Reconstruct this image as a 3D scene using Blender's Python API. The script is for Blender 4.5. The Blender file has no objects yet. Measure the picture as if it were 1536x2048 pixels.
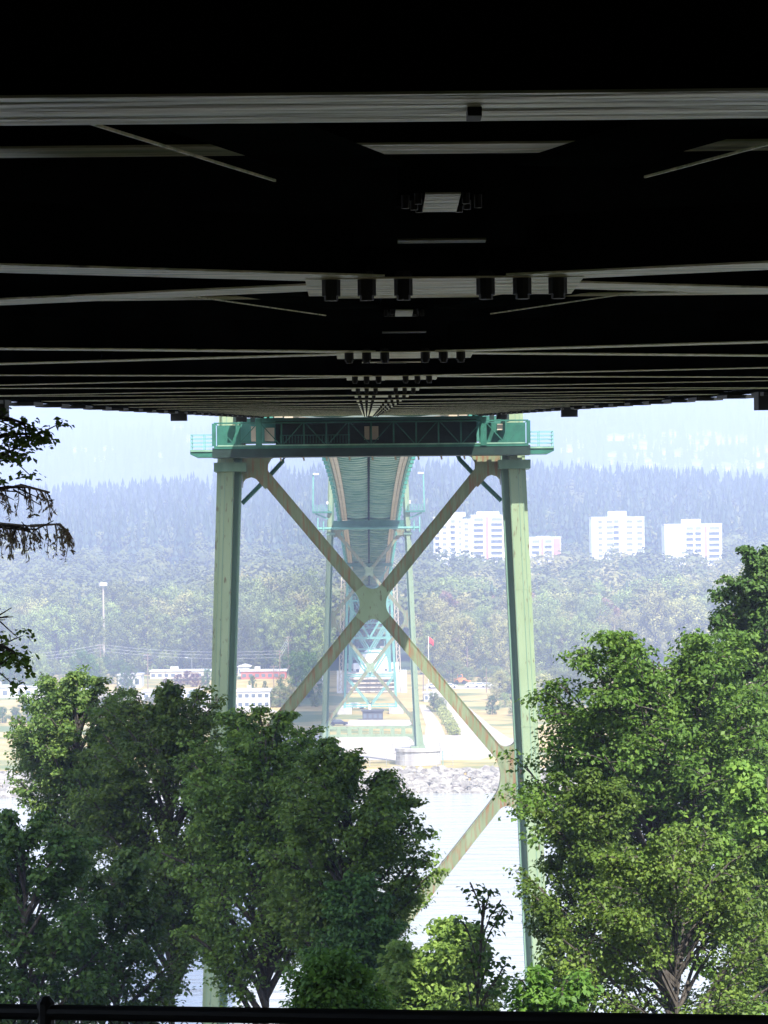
import bpy, math, random
import numpy as np
from mathutils import Vector, Matrix
random.seed(11); RNG = np.random.default_rng(11)
S = bpy.context.scene
C = S.collection
PI = math.pi

# ------------------------------------------------------------------ camera
F = 6300.0                                   # focal length in pixels of the 1536 x 2048 photograph
ZC = 46.0
YAW, PITCH, ROLL = -33/F, 94/F, -0.0105
cam_d = bpy.data.cameras.new('camera'); cam = bpy.data.objects.new('camera', cam_d); C.objects.link(cam)
cam_d.sensor_fit = 'HORIZONTAL'; cam_d.sensor_width = 36; cam_d.lens = F/1536*36
cam_d.clip_start = 0.1; cam_d.clip_end = 30000
RM = (Matrix.Rotation(YAW, 3, 'Z') @ Matrix.Rotation(PI/2+PITCH, 3, 'X') @ Matrix.Rotation(ROLL, 3, 'Z'))
cam.location = (0, 0, ZC); cam.rotation_euler = RM.to_euler()
S.camera = cam
S.render.resolution_x, S.render.resolution_y = 768, 1024

# ------------------------------------------------------------------ light
SUN_EL, SUN_AZ = math.radians(49), math.radians(24)       # azimuth: to the right of straight behind the camera
w = bpy.data.worlds.new('World'); S.world = w; w.use_nodes = True
nt = w.node_tree; bg = nt.nodes['Background']
sky = nt.nodes.new('ShaderNodeTexSky'); sky.sky_type = 'NISHITA'; sky.sun_disc = False
sky.sun_elevation = SUN_EL; sky.sun_rotation = PI+SUN_AZ; sky.air_density = 1.2; sky.dust_density = 1.5
nt.links.new(sky.outputs[0], bg.inputs[0]); bg.inputs[1].default_value = 0.13
sd = bpy.data.lights.new('sun', 'SUN'); sd.energy = 4.6; sd.angle = math.radians(0.6); sd.color = (1, .95, .87)
sun = bpy.data.objects.new('sun', sd); C.objects.link(sun)
sun_from = Vector((math.sin(SUN_AZ)*math.cos(SUN_EL), -math.cos(SUN_AZ)*math.cos(SUN_EL), math.sin(SUN_EL)))
sun.rotation_euler = sun_from.to_track_quat('Z', 'Y').to_euler(); sun.location = (0, -50, 120)
S.view_settings.view_transform = 'Standard'; S.view_settings.look = 'None'
S.view_settings.exposure = 1.78; S.view_settings.gamma = 1
S.render.engine = 'CYCLES'
S.cycles.volume_bounces = 1; S.cycles.max_bounces = 6; S.cycles.diffuse_bounces = 2; S.cycles.glossy_bounces = 3

# ------------------------------------------------------------------ helpers
def ray(px, py):
    return RM @ Vector(((px-768)/F, (1024-py)/F, -1))
def at(px, py, Y):                            # the point seen at that pixel at distance Y along the bridge
    d = ray(px, py); t = Y/d.y
    return Vector((d.x*t, Y, ZC+d.z*t))
def zg(x, y):                                 # height of the far shore and the hills
    z = 3.5+(y-640)*0.008
    if y > 1100:
        z += 0
        t = min(1, (y-1100)/1500.0)
        z += 62*t*t*(3-2*t)*(1+.12*math.sin(x*.004+1.2)+.08*math.sin(x*.011+y*.003))
    if y > 2650: z -= 45*min(1, (y-2650)/400.0)
    if y > 3400:
        t = (y-3400)/4600.0
        z += 150*t+340*t*t*(1+.2*math.sin(x*.0021+.8))+14*math.sin(x*.006+y*.004)*min(1, t*4)
    return z
def on_ground(px, py):
    d = ray(px, py); y = 700.0
    for _ in range(30):
        t = y/d.y; z = ZC+d.z*t
        y += ((z-zg(d.x*t, y))/max(.02, -d.z/d.y))*.7
        y = min(max(y, 560), 2400)
    t = y/d.y
    return Vector((d.x*t, y, zg(d.x*t, y)))

def icosa():
    g = (1+5**.5)/2
    v = np.array([(-1,g,0),(1,g,0),(-1,-g,0),(1,-g,0),(0,-1,g),(0,1,g),(0,-1,-g),(0,1,-g),(g,0,-1),(g,0,1),(-g,0,-1),(-g,0,1)], float)
    v /= np.linalg.norm(v[0])
    f = [(0,11,5),(0,5,1),(0,1,7),(0,7,10),(0,10,11),(1,5,9),(5,11,4),(11,10,2),(10,7,6),(7,1,8),(3,9,4),(3,4,2),(3,2,6),(3,6,8),(3,8,9),(4,9,5),(2,4,11),(6,2,10),(8,6,7),(9,8,1)]
    vs = [tuple(a) for a in v]; cache = {}; nf = []
    def mid(a, b):
        k = (min(a,b), max(a,b))
        if k not in cache:
            m = np.array(vs[a])+np.array(vs[b]); m /= np.linalg.norm(m); cache[k] = len(vs); vs.append(tuple(m))
        return cache[k]
    for a,b,c in f:
        x,y,z = mid(a,b),mid(b,c),mid(c,a); nf += [(a,x,z),(b,y,x),(c,z,y),(x,y,z)]
    return np.array(vs), np.array(nf)
ICO_V, ICO_F = icosa()

class MB:
    def __init__(s): s.v = []; s.f = []; s.n = 0
    def add(s, vs, fs):
        s.v.extend([tuple(p) for p in vs]); s.f.extend([tuple(i+s.n for i in f) for f in fs]); s.n += len(vs); return s
    def box(s, a, b):                         # two opposite corners
        x0,y0,z0 = [min(p,q) for p,q in zip(a,b)]; x1,y1,z1 = [max(p,q) for p,q in zip(a,b)]
        v = [(x0,y0,z0),(x1,y0,z0),(x1,y1,z0),(x0,y1,z0),(x0,y0,z1),(x1,y0,z1),(x1,y1,z1),(x0,y1,z1)]
        return s.add(v, [(0,3,2,1),(4,5,6,7),(0,1,5,4),(1,2,6,5),(2,3,7,6),(3,0,4,7)])
    def bar(s, p, q, w, h, up=(0,0,1)):       # w across, h along up
        p, q, up = Vector(p), Vector(q), Vector(up); d = (q-p).normalized()
        r = d.cross(up).normalized()*w/2; u = r.cross(d).normalized()*h/2
        v = [p-r-u, p+r-u, p+r+u, p-r+u, q-r-u, q+r-u, q+r+u, q-r+u]
        return s.add(v, [(0,1,2,3),(7,6,5,4),(0,4,5,1),(1,5,6,2),(2,6,7,3),(3,7,4,0)])
    def tube(s, pts, r, n=6):
        pts = [Vector(p) for p in pts]; rs = r if isinstance(r, (list, tuple)) else [r]*len(pts)
        vs = []; fs = []
        for i, p in enumerate(pts):
            d = (pts[min(i+1, len(pts)-1)]-pts[max(i-1, 0)]).normalized()
            a = d.cross(Vector((0,0,1)) if abs(d.z) < .9 else Vector((1,0,0))).normalized(); b = d.cross(a)
            for k in range(n):
                t = 2*PI*k/n; vs.append(p+(a*math.cos(t)+b*math.sin(t))*rs[i])
        for i in range(len(pts)-1):
            for k in range(n):
                fs.append((i*n+k, i*n+(k+1)%n, (i+1)*n+(k+1)%n, (i+1)*n+k))
        fs.append(tuple(range(n))[::-1]); fs.append(tuple(range((len(pts)-1)*n, len(pts)*n)))
        return s.add(vs, fs)
    def plate(s, pts, y0, y1):                # outline in the x-z plane, extruded along y
        n = len(pts); vs = [(x,y0,z) for x,z in pts]+[(x,y1,z) for x,z in pts]
        fs = [tuple(range(n)), tuple(range(2*n-1, n-1, -1))]+[(i, i+n, (i+1)%n+n, (i+1)%n) for i in range(n)]
        return s.add(vs, fs)
    def fillet(s, c, da, db, r, y0, y1, n=10):    # fills the corner c between two edges with a concave arc
        c, da, db = Vector(c), Vector(da).normalized(), Vector(db).normalized()
        th = math.acos(max(-1, min(1, da.dot(db)))); L = r/math.tan(th/2)
        o = c+(da+db).normalized()*(r/math.sin(th/2)); A = c+da*L; B = c+db*L
        aa = math.atan2(A.y-o.y, A.x-o.x); ab = math.atan2(B.y-o.y, B.x-o.x); d = (ab-aa+PI) % (2*PI)-PI
        arc = [(o.x+r*math.cos(aa+d*i/n), o.y+r*math.sin(aa+d*i/n)) for i in range(n+1)]
        for i in range(n): s.plate([(c.x, c.y), arc[i], arc[i+1]], y0, y1)
        return s
    def rock(s, c, r):
        v = ICO_V*(1+RNG.uniform(-.28,.28,(len(ICO_V),1)))*np.array(r)*RNG.uniform(.8,1.25,3)+np.array(c)
        return s.add(v.tolist(), ICO_F.tolist())
    def build(s, name, m, parent=None, smooth=False, base=None):
        if base is None:
            base = Vector((0,0,0)); q = parent
            while q: base = base+q.location; q = q.parent
        base = np.array(base, float)
        me = bpy.data.meshes.new(name); me.from_pydata((np.array(s.v)-base).tolist(), [], s.f); me.validate()
        if smooth: me.shade_smooth()
        me.materials.append(m)
        o = bpy.data.objects.new(name, me); C.objects.link(o)
        if parent: o.parent = parent
        else: o.location = base
        return o
def mesh_np(name, V, Fq, m, parent=None, attr=None, loc=None):    # fast mesh of equal-sided faces
    me = bpy.data.meshes.new(name); k = Fq.shape[1]
    me.vertices.add(len(V)); me.vertices.foreach_set('co', V.astype(np.float32).ravel())
    me.loops.add(Fq.size); me.loops.foreach_set('vertex_index', Fq.astype(np.int32).ravel())
    me.polygons.add(len(Fq)); me.polygons.foreach_set('loop_start', np.arange(0, Fq.size, k, dtype=np.int32))
    me.polygons.foreach_set('loop_total', np.full(len(Fq), k, dtype=np.int32))
    if attr is not None:
        a = me.attributes.new('tone', 'FLOAT', 'FACE'); a.data.foreach_set('value', attr.astype(np.float32))
    me.update(); me.materials.append(m)
    o = bpy.data.objects.new(name, me); C.objects.link(o)
    if parent: o.parent = parent
    elif loc is not None: o.location = loc
    return o
def nth(i): return str(i)+('th' if 10 <= i % 100 <= 20 else {1:'st',2:'nd',3:'rd'}.get(i % 10, 'th'))
def tag(o, label=None, cat=None, group=None, kind=None):
    if label: o['label'] = label
    if cat: o['category'] = cat
    if group: o['group'] = group
    if kind: o['kind'] = kind
    return o
def thing(name, label, cat, loc=(0,0,0), group=None, rz=0):
    o = bpy.data.objects.new(name, None); C.objects.link(o); o.location = loc; o.rotation_euler.z = rz
    return tag(o, label, cat, group)
def dup(o, loc, rz=0, sc=1, label=None, group=None, parent=None):
    c = o.copy(); C.objects.link(c); c.parent = parent
    if parent is None:
        c.location = loc; c.rotation_euler.z = rz; c.scale = sc if isinstance(sc, tuple) else (sc,)*3
        if label: c['label'] = label
        if group: c['group'] = group
    for ch in list(o.children): dup(ch, None, parent=c)
    return c

# ------------------------------------------------------------------ materials
def lnk(nt, a, b): nt.links.new(a, b)
def mat(name, c1, c2=None, scale=1.0, rough=.7, spec=.3, metal=0, detail=6, bump=0, stretch=(1,1,1), c3=None, s3=.3, t3=(.6,.7), coord='Object', ramp=(.38,.62), roughvar=0):
    m = bpy.data.materials.new(name); m.use_nodes = True; nt = m.node_tree; b = nt.nodes['Principled BSDF']
    b.inputs['Roughness'].default_value = rough; b.inputs['Specular IOR Level'].default_value = spec; b.inputs['Metallic'].default_value = metal
    b.inputs['Base Color'].default_value = (*c1, 1)
    if c2 is not None:
        g = nt.nodes.new('ShaderNodeNewGeometry'); tc = nt.nodes.new('ShaderNodeTexCoord'); mp = nt.nodes.new('ShaderNodeMapping')
        mp.inputs['Scale'].default_value = stretch
        lnk(nt, tc.outputs['Object'] if coord == 'Object' else g.outputs['Position'], mp.inputs[0])
        n = nt.nodes.new('ShaderNodeTexNoise'); n.inputs['Scale'].default_value = scale; n.inputs['Detail'].default_value = detail
        lnk(nt, mp.outputs[0], n.inputs['Vector'])
        r = nt.nodes.new('ShaderNodeValToRGB'); r.color_ramp.elements[0].position, r.color_ramp.elements[1].position = ramp
        r.color_ramp.elements[0].color = (*c1, 1); r.color_ramp.elements[1].color = (*c2, 1)
        lnk(nt, n.outputs[0], r.inputs[0]); out = r.outputs[0]
        if c3 is not None:
            n3 = nt.nodes.new('ShaderNodeTexNoise'); n3.inputs['Scale'].default_value = s3; n3.inputs['Detail'].default_value = 8
            lnk(nt, mp.outputs[0], n3.inputs['Vector'])
            r3 = nt.nodes.new('ShaderNodeValToRGB'); r3.color_ramp.elements[0].position, r3.color_ramp.elements[1].position = t3
            lnk(nt, n3.outputs[0], r3.inputs[0])
            mx = nt.nodes.new('ShaderNodeMixRGB'); lnk(nt, r3.outputs[0], mx.inputs[0]); lnk(nt, out, mx.inputs[1]); mx.inputs[2].default_value = (*c3, 1)
            out = mx.outputs[0]
        lnk(nt, out, b.inputs['Base Color'])
        if bump:
            bp = nt.nodes.new('ShaderNodeBump'); bp.inputs['Strength'].default_value = bump; bp.inputs['Distance'].default_value = .1
            lnk(nt, n.outputs[0], bp.inputs['Height']); lnk(nt, bp.outputs[0], b.inputs['Normal'])
        if roughvar:
            mr = nt.nodes.new('ShaderNodeMapRange'); mr.inputs['To Min'].default_value = max(0, rough-roughvar); mr.inputs['To Max'].default_value = rough+roughvar
            lnk(nt, n.outputs[0], mr.inputs[0]); lnk(nt, mr.outputs[0], b.inputs['Roughness'])
    return m
def leafmat(name, ca, cb, cc, trans=.35, rough=.55, spec=.25, lo=.78, hi=1.2):
    m = bpy.data.materials.new(name); m.use_nodes = True; nt = m.node_tree; b = nt.nodes['Principled BSDF']
    a = nt.nodes.new('ShaderNodeAttribute'); a.attribute_name = 'tone'
    r = nt.nodes.new('ShaderNodeValToRGB'); e = r.color_ramp.elements; e[0].color = (*ca, 1); e[1].color = (*cc, 1)
    x = e.new(.5); x.color = (*cb, 1)
    oi = nt.nodes.new('ShaderNodeObjectInfo'); hs = nt.nodes.new('ShaderNodeHueSaturation')
    m1 = nt.nodes.new('ShaderNodeMapRange'); m1.inputs['To Min'].default_value = lo; m1.inputs['To Max'].default_value = hi
    m2 = nt.nodes.new('ShaderNodeMapRange'); m2.inputs['To Min'].default_value = .488; m2.inputs['To Max'].default_value = .512
    lnk(nt, oi.outputs['Random'], m1.inputs[0]); lnk(nt, oi.outputs['Random'], m2.inputs[0])
    lnk(nt, m1.outputs[0], hs.inputs['Value']); lnk(nt, m2.outputs[0], hs.inputs['Hue'])
    lnk(nt, a.outputs['Fac'], r.inputs[0]); lnk(nt, r.outputs[0], hs.inputs['Color'])
    lnk(nt, hs.outputs[0], b.inputs['Base Color'])
    b.inputs['Roughness'].default_value = rough; b.inputs['Specular IOR Level'].default_value = spec
    t = nt.nodes.new('ShaderNodeBsdfTranslucent'); lnk(nt, hs.outputs[0], t.inputs[0])
    mx = nt.nodes.new('ShaderNodeMixShader'); mx.inputs[0].default_value = trans
    lnk(nt, b.outputs[0], mx.inputs[1]); lnk(nt, t.outputs[0], mx.inputs[2]); lnk(nt, mx.outputs[0], nt.nodes['Material Output'].inputs[0])
    return m
M = {}
M['soffit'] = mat('deck_soffit', (.004,.005,.0045), (.007,.009,.008), 2, rough=.95, spec=0)  # near black: the shade under the deck is put into the colour
M['web'] = mat('shaded_grimy_web', (.004,.005,.0045), (.008,.011,.010), 3, rough=.95, spec=0)  # grimy steel, blackened to hold the shade below the deck
M['flange'] = mat('glare_pale_flange', (.40,.48,.20), (.80,.76,.46), 3, rough=.40, spec=.6, stretch=(.6,5,1), bump=.35, roughvar=.1, c3=(.05,.045,.03), s3=2.0, t3=(.6,.75), coord='P')  # mottled paint, paled to stand in for grazing reflections of the shore
M['bolt'] = mat('dark_bolt', (.015,.017,.016), rough=.6)
M['tower'] = mat('pale_green_tower_paint', (.165,.22,.13), (.20,.26,.16), .7, rough=.55, spec=.35, stretch=(1.5,1.5,.45), c3=(.10,.085,.045), s3=3.4, t3=(.60,.70), ramp=(.3,.7))
M['brace'] = mat('rust_streaked_green_paint', (.12,.15,.085), (.155,.19,.115), 1.2, rough=.6, stretch=(3,1,.35), c3=(.17,.085,.045), s3=2.2, t3=(.48,.66))
M['legside'] = mat('shaded_leg_side_paint', (.10,.18,.13), (.14,.23,.17), .8, rough=.6, stretch=(2,2,.2))  # darker than the leg front: shade of the recess put into the paint
M['teal'] = mat('teal_truss_paint', (.035,.16,.13), (.055,.21,.17), 1.0, rough=.5)
M['tealdark'] = mat('dull_teal_paint', (.025,.11,.09), (.045,.16,.13), .5, rough=.6)
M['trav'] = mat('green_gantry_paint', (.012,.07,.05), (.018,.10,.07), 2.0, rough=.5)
M['travdark'] = mat('shaded_gantry_paint', (.003,.014,.011), (.006,.022,.017), 2.0, rough=.6)  # gantry green again, darkened for the parts in shade
M['travpale'] = mat('pale_green_ledge', (.10,.20,.14), (.16,.26,.19), 2.0, rough=.5)  # paler green than the rest of the gantry
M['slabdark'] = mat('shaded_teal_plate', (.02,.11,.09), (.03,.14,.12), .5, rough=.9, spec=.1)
M['beige'] = mat('beige_duct', (.34,.29,.22), (.42,.37,.29), .5, rough=.7)
M['concrete'] = mat('pale_concrete', (.30,.28,.26), (.42,.40,.37), .4, rough=.85, stretch=(1,1,.4), c3=(.20,.17,.13), s3=.5, t3=(.55,.75))
M['darkconc'] = mat('dark_abutment_concrete', (.04,.04,.037), (.07,.068,.06), .8, rough=.9)  # kept dark so that little light bounces up under the deck
M['viaduct'] = mat('light_teal_bent_paint', (.09,.24,.21), (.13,.30,.26), .5, rough=.55)
M['white'] = mat('white_wall', (.48,.47,.46), (.6,.59,.58), .2, rough=.7)
M['hirise'] = mat('white_tower_block_wall', (.72,.72,.72), (.8,.8,.8), .1, rough=.7)
M['redpanel'] = mat('faded_red_panel', (.42,.17,.15), (.5,.22,.19), .3, rough=.7)
M['glass'] = mat('window_glass', (.10,.12,.15), rough=.15, spec=.6)
M['hiwin'] = mat('hazy_pane', (.19,.205,.24), rough=.3)
M['darkgrey'] = mat('dark_grey_siding', (.06,.06,.065), rough=.7)
M['slab'] = mat('balcony_slab', (.5,.5,.5), rough=.7)
M['greyroof'] = mat('grey_roof', (.35,.35,.36), (.45,.45,.46), .3, rough=.8)
M['redwall'] = mat('brick_red_wall', (.32,.08,.06), (.40,.12,.09), .5, rough=.8)
M['tan'] = mat('tan_wall', (.5,.42,.32), (.58,.5,.4), .5, rough=.8)
M['wood'] = mat('weathered_pole_wood', (.16,.11,.08), (.22,.16,.12), 2, rough=.9, stretch=(3,3,.3))
M['steel'] = mat('galvanised_steel', (.4,.41,.42), rough=.4, metal=.6)
M['black'] = mat('black_fence_paint', (.01,.01,.011), rough=.5)
M['orange'] = mat('orange_paint', (.62,.22,.06), rough=.5)
M['red'] = mat('red_cloth', (.6,.03,.02), rough=.7)
M['car_dark'] = mat('dark_car_paint', (.03,.03,.05), rough=.3, spec=.6)
M['car_white'] = mat('white_car_paint', (.7,.7,.7), rough=.3, spec=.6)
M['tyre'] = mat('tyre_rubber', (.02,.02,.02), rough=.9)
M['bark'] = mat('grey_brown_bark', (.035,.03,.025), (.075,.065,.055), 6, rough=.95, stretch=(3,3,.5), bump=.5)
M['twig'] = mat('dry_twig', (.30,.25,.20), rough=.9)
M['rock'] = mat('pale_riprap_rock', (.17,.155,.13), (.31,.285,.24), .5, rough=.9, coord='P', c3=(.09,.07,.06), s3=.6, t3=(.52,.7))
M['grass'] = mat('dry_shore_grass', (.30,.22,.07), (.40,.30,.12), .12, rough=1, coord='P', c3=(.10,.13,.04), s3=.035, t3=(.48,.62))
M['hill'] = mat('forest_floor', (.03,.05,.02), (.05,.08,.03), .02, rough=1, coord='P')
M['mount'] = mat('forested_mountain', (.02,.045,.025), (.05,.09,.04), .02, rough=1, coord='P', c3=(.10,.12,.06), s3=.004, t3=(.52,.68), bump=1.0)
M['sand'] = mat('pale_gravel_road', (.30,.26,.21), (.40,.35,.29), .2, rough=.95, coord='P')
M['soil'] = mat('wooded_bank_soil', (.03,.025,.018), (.05,.045,.03), .5, rough=1, coord='P')
L = {}
L['maple'] = leafmat('maple_leaf', (.065,.13,.02), (.105,.19,.03), (.17,.26,.038))
L['maple_yel'] = leafmat('sunny_leaf', (.055,.10,.022), (.09,.15,.03), (.15,.20,.045), trans=.45)
L['green'] = leafmat('fresh_leaf', (.048,.10,.016), (.08,.15,.022), (.135,.215,.032), trans=.42)
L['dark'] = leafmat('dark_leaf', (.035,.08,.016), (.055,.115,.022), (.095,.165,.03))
L['lime'] = leafmat('lime_leaf', (.10,.16,.03), (.17,.25,.045), (.25,.33,.08), trans=.5)
L['dry'] = leafmat('dry_brown_frond', (.26,.20,.15), (.34,.27,.19), (.20,.24,.12), trans=.2)
L['far'] = leafmat('shore_tree_leaf', (.12,.16,.04), (.18,.225,.055), (.26,.28,.08), trans=.2, lo=.5, hi=1.35)
L['far_yel'] = leafmat('yellowing_leaf', (.20,.20,.06), (.28,.27,.08), (.37,.34,.12), trans=.2, lo=.7, hi=1.25)
L['far_rust'] = leafmat('rusty_leaf', (.20,.11,.07), (.28,.17,.11), (.35,.23,.14), trans=.3)
L['conifer'] = leafmat('conifer_needles', (.015,.04,.018), (.03,.065,.03), (.06,.10,.045), trans=.15)
L['purple'] = leafmat('purple_leaf', (.06,.012,.02), (.10,.02,.03), (.16,.05,.05), trans=.3)
L['reed'] = leafmat('pale_reed', (.25,.30,.07), (.36,.40,.10), (.46,.48,.16), trans=.4)

# ------------------------------------------------------------------ setting: water, terrain, roads
def grid(name, xs, ys, zf, m, kind='structure'):
    X, Y = np.meshgrid(xs, ys); Z = np.vectorize(zf)(X, Y)
    V = np.stack([X, Y, Z], -1).reshape(-1, 3); nx, ny = len(xs), len(ys)
    i = (np.arange(ny-1)[:,None]*nx+np.arange(nx-1)[None]).ravel()
    o = mesh_np(name, V, np.stack([i, i+1, i+nx+1, i+nx], 1), m); tag(o, kind=kind); o.data.shade_smooth(); return o
wm = bpy.data.materials.new('inlet_water'); wm.use_nodes = True; nt = wm.node_tree; b = nt.nodes['Principled BSDF']
b.inputs['Base Color'].default_value = (.30,.30,.26,1); b.inputs['Roughness'].default_value = .15; b.inputs['Specular IOR Level'].default_value = .8  # pale base colour stands in for sun and sky glare
g = nt.nodes.new('ShaderNodeNewGeometry'); mp = nt.nodes.new('ShaderNodeMapping'); mp.inputs['Scale'].default_value = (.35,1,1)
n1 = nt.nodes.new('ShaderNodeTexNoise'); n1.inputs['Scale'].default_value = .22; n1.inputs['Detail'].default_value = 6
bp = nt.nodes.new('ShaderNodeBump'); bp.inputs['Strength'].default_value = .8; bp.inputs['Distance'].default_value = .8
lnk(nt, g.outputs['Position'], mp.inputs[0]); lnk(nt, mp.outputs[0], n1.inputs['Vector']); lnk(nt, n1.outputs[0], bp.inputs['Height']); lnk(nt, bp.outputs[0], b.inputs['Normal'])
o = MB().add([(-1500,120,0),(1500,120,0),(1500,640,0),(-1500,640,0)], [(0,1,2,3)]).build('water', wm); tag(o, kind='structure')
xs = np.concatenate([np.linspace(-1490,-300,14), np.linspace(-260,260,15), np.linspace(300,1490,14)])
grid('shore', xs, [620,634,638,760,900,1000,1100], lambda x, y: zg(x, y) if y > 636 else (-.6 if y < 630 else 2.6), M['grass'])
grid('hill', np.linspace(-1490,1490,61), np.concatenate([[1100], np.linspace(1150,3400,46)]), zg, M['hill'])
grid('mountain', np.linspace(-1490,1490,61), np.linspace(3400,8200,61), zg, M['mount'])
def bank(x, y):
    if y < 14: z = 44.0 if y < 9 else 44.0-(y-9)*.25
    else: z = 42.7-(y-14)*.38
    if y < 3: z += (3-y)*.5
    return max(z, -.5)+(.0 if y < 12 else .8*math.sin(x*.3+y*.17))+max(0, abs(x)-14)*.12
grid('wooded_bank', np.linspace(-70,70,41), np.concatenate([np.linspace(-30,14,16), np.linspace(20,150,27)]), bank, M['soil'])
def strip(name, pts, m, dz=.03):              # a road draped on the shore: left and right edge points by pixel
    vs = []
    for (xa, xb, py) in pts:
        for px in (xa, xb):
            p = on_ground(px, py); vs.append((p.x, p.y, zg(p.x, p.y)+dz))
    o = MB().add(vs, [(2*i, 2*i+1, 2*i+3, 2*i+2) for i in range(len(pts)-1)]).build(name, m); return tag(o, kind='structure')
strip('shore_road', [(560,960,1520),(540,1012,1502),(520,1030,1492),(500,1040,1478),(480,905,1470)], M['sand'])
strip('gravel_road', [(915,1020,1478),(905,985,1455),(893,955,1430),(885,925,1405),(868,896,1385),(850,875,1368)], M['sand'], .06)
strip('dirt_track', [(850,890,1470),(852,882,1450),(845,868,1430),(838,850,1410)], M['sand'], .06)
strip('yard', [(380,560,1425),(300,500,1402),(-60,460,1392),(-60,400,1384)], M['sand'], .06)
strip('street', [(596,650,1368),(618,642,1330),(626,640,1300),(630,638,1275)], M['sand'], .06)
strip('path', [(690,830,1452),(700,820,1440)], M['sand'], .06)
strip('rail_bed', [(845,1040,1378),(845,1030,1372)], M['sand'], .06)

# rocks along the waterline: one pile nobody could count
mb = MB()
for i in range(3400):
    y = RNG.uniform(618, 637); x = RNG.uniform(-75, 62)
    t = (y-618)/19
    r = RNG.uniform(.35,.85)*(1 if RNG.random() < .8 else 1.5)
    mb.rock((x, y, -.3+t*3.5+RNG.uniform(-.15,.25)), (r*1.2, r, r*.8))
o = mb.build('riprap', M['rock']); tag(o, kind='stuff')

# ------------------------------------------------------------------ near span of the bridge
X0 = .245; H0 = .44; G1 = .043; W = 6.1
def zb(y): return ZC+H0+G1*y                  # underside of the lower steel
def P3(x, y, h=0): return (X0+x, y, zb(y)+h)
span = thing('bridge_span', 'dark underside of the near bridge span overhead, its braces crossing in long pale lines', 'bridge span', (X0, 0, zb(0)))
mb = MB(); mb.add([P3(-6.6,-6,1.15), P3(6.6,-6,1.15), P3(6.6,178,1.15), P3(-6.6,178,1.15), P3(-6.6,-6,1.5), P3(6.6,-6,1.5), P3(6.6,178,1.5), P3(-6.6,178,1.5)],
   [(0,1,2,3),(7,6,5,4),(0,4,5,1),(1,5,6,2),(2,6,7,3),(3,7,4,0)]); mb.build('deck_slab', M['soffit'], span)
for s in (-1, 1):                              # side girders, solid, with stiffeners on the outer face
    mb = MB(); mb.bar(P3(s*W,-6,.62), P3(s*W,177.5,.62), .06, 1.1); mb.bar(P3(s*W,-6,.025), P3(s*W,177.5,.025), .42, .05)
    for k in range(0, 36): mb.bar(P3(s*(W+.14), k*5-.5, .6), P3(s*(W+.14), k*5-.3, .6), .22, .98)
    g = mb.build('side_girder', M['web'], span)
    for k in range(9, 36):
        y = k*5
        MB().bar(P3(s*(W+.12),y-.8,-.035), P3(s*(W+.12),y+.8,-.035), .5, .06).build('splice_plate', M['bolt'], g)
    for y in (50, 100, 150): MB().bar(P3(s*(W+.1),y-.3,-.14), P3(s*(W+.1),y+.3,-.14), .5, .3).build('hanging_box', M['bolt'], span)
for k in range(0, 18):                         # floor beams across, glossy lower flange
    y = 8.6+10*k-10
    if y > 172: continue
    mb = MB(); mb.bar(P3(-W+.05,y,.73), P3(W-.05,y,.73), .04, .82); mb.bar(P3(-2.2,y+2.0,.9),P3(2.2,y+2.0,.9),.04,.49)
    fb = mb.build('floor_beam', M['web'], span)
    MB().bar(P3(-W+.05,y,.313), P3(W-.05,y,.313), .2, .006).build('flange', M['flange'], fb)
for k in range(1, 18):                         # plan bracing: an X in every panel, its centre plate and bolts
    yc = 10.0*k
    for a in (-1, 1):
        for s in (-1, 1):
            p = P3(s*.30, yc+a*.27, .012); q = P3(s*(W-.12), yc+a*5, .012); n = (0,-G1,1)
            lb = MB().bar(p, q, .36, .006, n).build('lateral_brace', M['flange'], span)
            MB().bar(P3(s*.30,yc+a*.27,.108), P3(s*(W-.12),yc+a*5,.108), .05, .18, n).build('web', M['web'], lb)
    gp = MB().bar(P3(-.43,yc,-.004), P3(.43,yc,-.004), .62, .006).build('gusset_plate', M['flange'], span)
    MB().bar(P3(-.43,yc,.05), P3(.43,yc,.05), .6, .08).build('stiffener', M['web'], gp)
    if True:
        for bx in (-.35,-.24,-.127,.127,.24,.35):
            m2 = MB(); m2.tube([P3(bx,yc-.28,.03),P3(bx,yc-.28,-.045)], .030, 10); m2.tube([P3(bx,yc-.30,-.045),P3(bx,yc-.30,-.060)], .022, 8)
            m2.build('bolt', M['bolt'], gp)
    # upper centre connection
    up = MB().bar(P3(-.055,yc,.262), P3(.055,yc,.262), .5, .006).build('upper_plate', M['flange'], span)
    MB().bar(P3(-.14,yc,.33), P3(.14,yc,.33), .5, .10).build('hub', M['web'], up)
    for s in (-1, 1):
        for (bx, by, bz) in ((.075,-.1,.25),(.085,.1,.245),(.115,-.05,.24),(.065,.3,.25)):
            if k <= 4: MB().tube([P3(s*bx,yc+by,.30),P3(s*bx,yc+by,bz)], .013, 8).build('bolt', M['bolt'], up)
    MB().bar(P3(-.14,yc,.14), P3(.14,yc,.14), .09, .006).build('tie_plate', M['flange'], span)
    for s in (-1, 1):                          # dark sloping struts in a V with a thin edge coloured pale as if catching light
        a = P3(s*.29, yc-1.9, .225); b_ = P3(s*1.0, yc-5.2, .225)
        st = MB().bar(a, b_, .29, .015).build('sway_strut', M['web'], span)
        MB().bar(P3(s*.472,yc-1.98,.183), P3(s*1.157,yc-5.2,.183), .006, .006).build('lit_edge', M['flange'], st)
cb = MB().bar(P3(-W,4.41,.20), P3(W,4.41,.20), .05, .36).build('end_beam', M['web'], span)
MB().bar(P3(-W+.05,4.41,.004), P3(W-.05,4.41,.004), .27, .004).build('flange', M['flange'], cb)
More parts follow.
